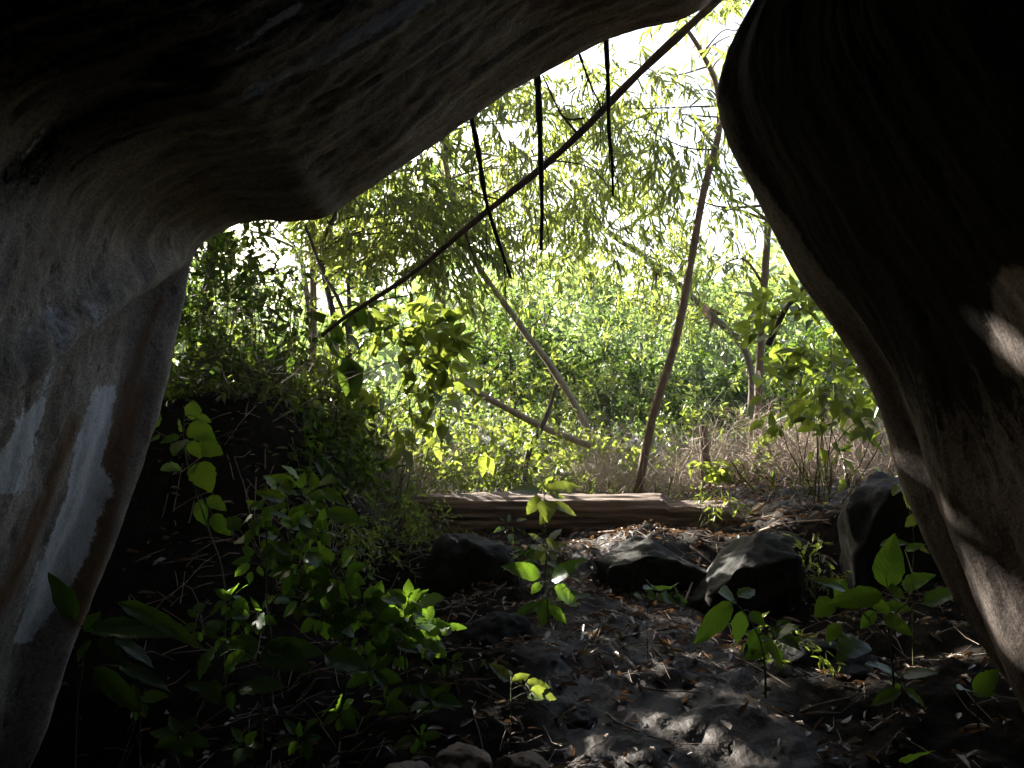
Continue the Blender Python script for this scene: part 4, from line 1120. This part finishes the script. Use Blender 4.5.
# fine leaved weeds on the bank and the path edges
def weed(label, px, py, Y, rx, rz, n, mat='leaf_tree', ll=.055, lw=.02, group='fine leaved weeds'):
    b = gp(px, Y, 0)
    bush('weed', label, b, [C(px, py, Y, rx, rz, .16, n, 10, ll, lw, 'broad', .16)], mat, 'stem_green', 'weed', 14, .003, group)
weed('ferny weed hanging over the bank left of the rounded grey stone', 385, 530, 6.1, 34, 26, 40)
weed('ferny weed on top of the bank below the left log end', 405, 510, 6.5, 26, 20, 30)
weed('fine weed growing beside the left log end', 430, 520, 6.8, 18, 16, 14)
weed('fine weed in the crack right of the mossy stones', 818, 570, 5.7, 18, 24, 22)
weed('pale fine weed on the flat ground near the black boulder', 832, 528, 6.9, 22, 12, 16, 'leaf_shrub')
weed('fine weed at the right end of the log', 712, 498, 6.8, 14, 10, 8, 'leaf_shrub')
weed('ferny weed in shade below the bank behind the tiered sapling', 345, 530, 5.6, 30, 26, 30)
weed('fine weed under the young narrow leaved plant', 790, 650, 4.5, 26, 16, 16)

# ------------------------------------------------------------------ litter
G_TW = 'fallen sticks on the path'
def down(px, py, lift=.012):
    h = hit(px, py)
    return h + np.array([0, 0, lift]) if h is not None else P(px, py, 6)
for pts, r, lab in [([(572, 655), (590, 672)], .006, 'pale bark sliver lying left of the thin dark seedling'),
                    ([(690, 548), (735, 585)], .007, 'pale stick fallen between the two mossy stones'),
                    ([(700, 560), (680, 615)], .008, 'reddish stick leaning down beside the angular mossy stone'),
                    ([(620, 640), (690, 625)], .009, 'pale stick across the path right of the central saplings'),
                    ([(600, 612), (640, 628)], .006, 'thin stick on the litter below the angular stone'),
                    ([(606, 716), (640, 735)], .007, 'thin stick on the bare earth near the dark lump of rock'),
                    ([(870, 735), (905, 712)], .006, 'pale stick in the dark below the large upright leaf'),
                    ([(800, 715), (850, 700)], .005, 'thin stick on shaded ground below the black sunken stone'),
                    ([(640, 690), (700, 695)], .005, 'thin stick across the path above the sunlit patch'),
                    ([(740, 525), (800, 512)], .012, 'pale stick on the flat ground right of the log'),
                    ([(760, 533), (830, 522)], .014, 'thick broken stick on the flat ground before the black boulder'),
                    ([(590, 535), (640, 530)], .010, 'pale split stick lying along the foot of the log'),
                    ([(560, 540), (600, 560)], .008, 'pale split stick beside the central sapling'),
                    ([(735, 660), (790, 690)], .005, 'thin stick on the path edge beneath the young narrow leaved plant'),
                    ([(270, 700), (300, 685)], .004, 'thin pale twig caught among the low dim plants')]:
    a, b = down(*pts[0]), down(*pts[1])
    m1 = (a + b) / 2 + np.array([rng.normal() * .02, rng.normal() * .02, 0]); m1[2] = max(m1[2], gz(m1[0], m1[1]) + .01)
    stick('fallen_stick', lab, 'stick', [a, m1, b], r, r * .6, 'stem_dry', G_TW, 4, wob=.2, sides=6)
for px, py, L, lab in [(585, 662, .13, 'long pale dry leaf lying on the slope below the central sapling'),
                       (725, 733, .10, 'dry leaf on the bare earth right of the sunlit patch'),
                       (697, 625, .11, 'curled orange dry leaf on the litter beside the thin seedling'),
                       (685, 640, .09, 'broken dry leaf just below the curled orange one'),
                       (595, 640, .09, 'dry leaf standing on edge below the broad opposite leaves'),
                       (720, 520, .22, 'big curled dry leaf on the flat ground at the log end'),
                       (760, 515, .26, 'big pale curled leaf on the flat ground behind the mossy stones'),
                       (745, 715, .07, 'small pale leaf on the shaded path edge'),
                       (570, 600, .07, 'small white dry leaf beneath the broad opposite leaves'),
                       (785, 545, .16, 'long dry leaf hanging on the mossy stones'),
                       (620, 715, .07, 'small dark dry leaf on the path near the dark lump')]:
    h = down(px, py, .02)
    _seed[0] += 1
    v, q = blade(L, L * .38, -.25, _seed[0], .9, .1)
    o = link('fallen_leaf', mesh_np('fallen_leaf', v - np.array([L / 2, 0, 0]), [q], attrs={'tint': np.full(len(v), rng.uniform(.5, 1))}), M['leaf_dry'])
    o.location = h; o.rotation_euler = (rng.normal() * .3, rng.normal() * .3, rng.uniform(0, 6.28))
    tag(o, lab, 'dry leaf', 'dry leaves on the path')
# the mass of small dry leaves and chips
n = 14000
x = rng.uniform(-2.2, 3.0, n); y = 2.6 + 7.0 * rng.uniform(0, 1, n) ** .8
pc = np.interp(y, [2, 3.6, 4.6, 5.4, 6.3, 7.5, 9], [.75, .68, .60, .50, .55, 1.6, 2.2])
keep = (rng.uniform(0, 1, n) < np.where(np.abs(x - pc) < .42, np.where(y < 4.4, .3, .8), np.where(x < -.5, .18, .4)))
x, y = x[keep], y[keep]; n = len(x)
pos = np.stack([x, y, height(x, y) + .008 + .02 * rng.uniform(0, 1, n)], -1)
xd = rng.normal(size=(n, 3)) * np.array([1, 1, .3]); nr = rng.normal(size=(n, 3)) * .4 + np.array([0, 0, 1])
lm = leaf_mesh('leaf_litter', pos - unit(xd) * .03, xd, nr, .065 * rng.uniform(.3, 1.6, n), .022 * rng.uniform(.5, 1.5, n), fold=.6, carve=False)
tag(link('leaf_litter', lm, M['leaf_dry']), 'dry leaves and chips strewn over the earth', 'leaf litter', kind='stuff')
t = Tubes()
for i in range(1500):
    xx = rng.uniform(-2.0, 2.8); yy = rng.uniform(2.8, 8.6); a = rng.uniform(0, 6.28); L = rng.uniform(.05, .28)
    if yy < 4.4 and abs(xx - .65) < .4 and rng.uniform() < .75: continue
    d = np.array([math.cos(a), math.sin(a)]) * L / 2
    t.add([(xx - d[0], yy - d[1], gz(xx - d[0], yy - d[1]) + .012), (xx, yy, gz(xx, yy) + .016), (xx + d[0], yy + d[1], gz(xx + d[0], yy + d[1]) + .02)], .0028, .0015, 4)
tag(t.build('twig_litter', M['stem_dry']), 'thin dead twigs strewn over the earth', 'twig litter', kind='stuff')
# grass behind the log and on the bank
n = 1300
px = rng.uniform(230, 900, n); Yg = rng.uniform(7.5, 15, n)
gx_ = (px - 512) / FPX * Yg
pos = np.stack([gx_, Yg, height(gx_, Yg) - .01], -1)
d = rng.normal(size=(n, 3)) * .45 + np.array([0, 0, 1]); d[:, 2] = np.abs(d[:, 2])
tag(link('grass', leaf_mesh('grass', pos, d, rng.normal(size=(n, 3)) * np.array([1, 1, .2]) + np.array([0, -.6, 0]), .22 * rng.uniform(.3, 1.3, n), .006 * rng.uniform(.6, 1.3, n), carve=False), M['grass_green']),
    'thin green grass between the bushes behind the log', 'grass', kind='stuff')
n = 420
px = np.concatenate([rng.uniform(250, 450, n // 2), rng.uniform(640, 890, n - n // 2)]); Yg = rng.uniform(7.2, 10.5, n)
gx_ = (px - 512) / FPX * Yg
pos = np.stack([gx_, Yg, height(gx_, Yg) - .01], -1)
d = rng.normal(size=(n, 3)) * .5 + np.array([0, 0, 1]); d[:, 2] = np.abs(d[:, 2])
tag(link('dry_grass', leaf_mesh('dry_grass', pos, d, rng.normal(size=(n, 3)) * np.array([1, 1, .2]) + np.array([0, -.6, 0]), .26 * rng.uniform(.3, 1.3, n), .004 * rng.uniform(.6, 1.3, n), carve=False), M['grass_dry']),
    'dry straw coloured grass around the dead stems', 'dry grass', kind='stuff')
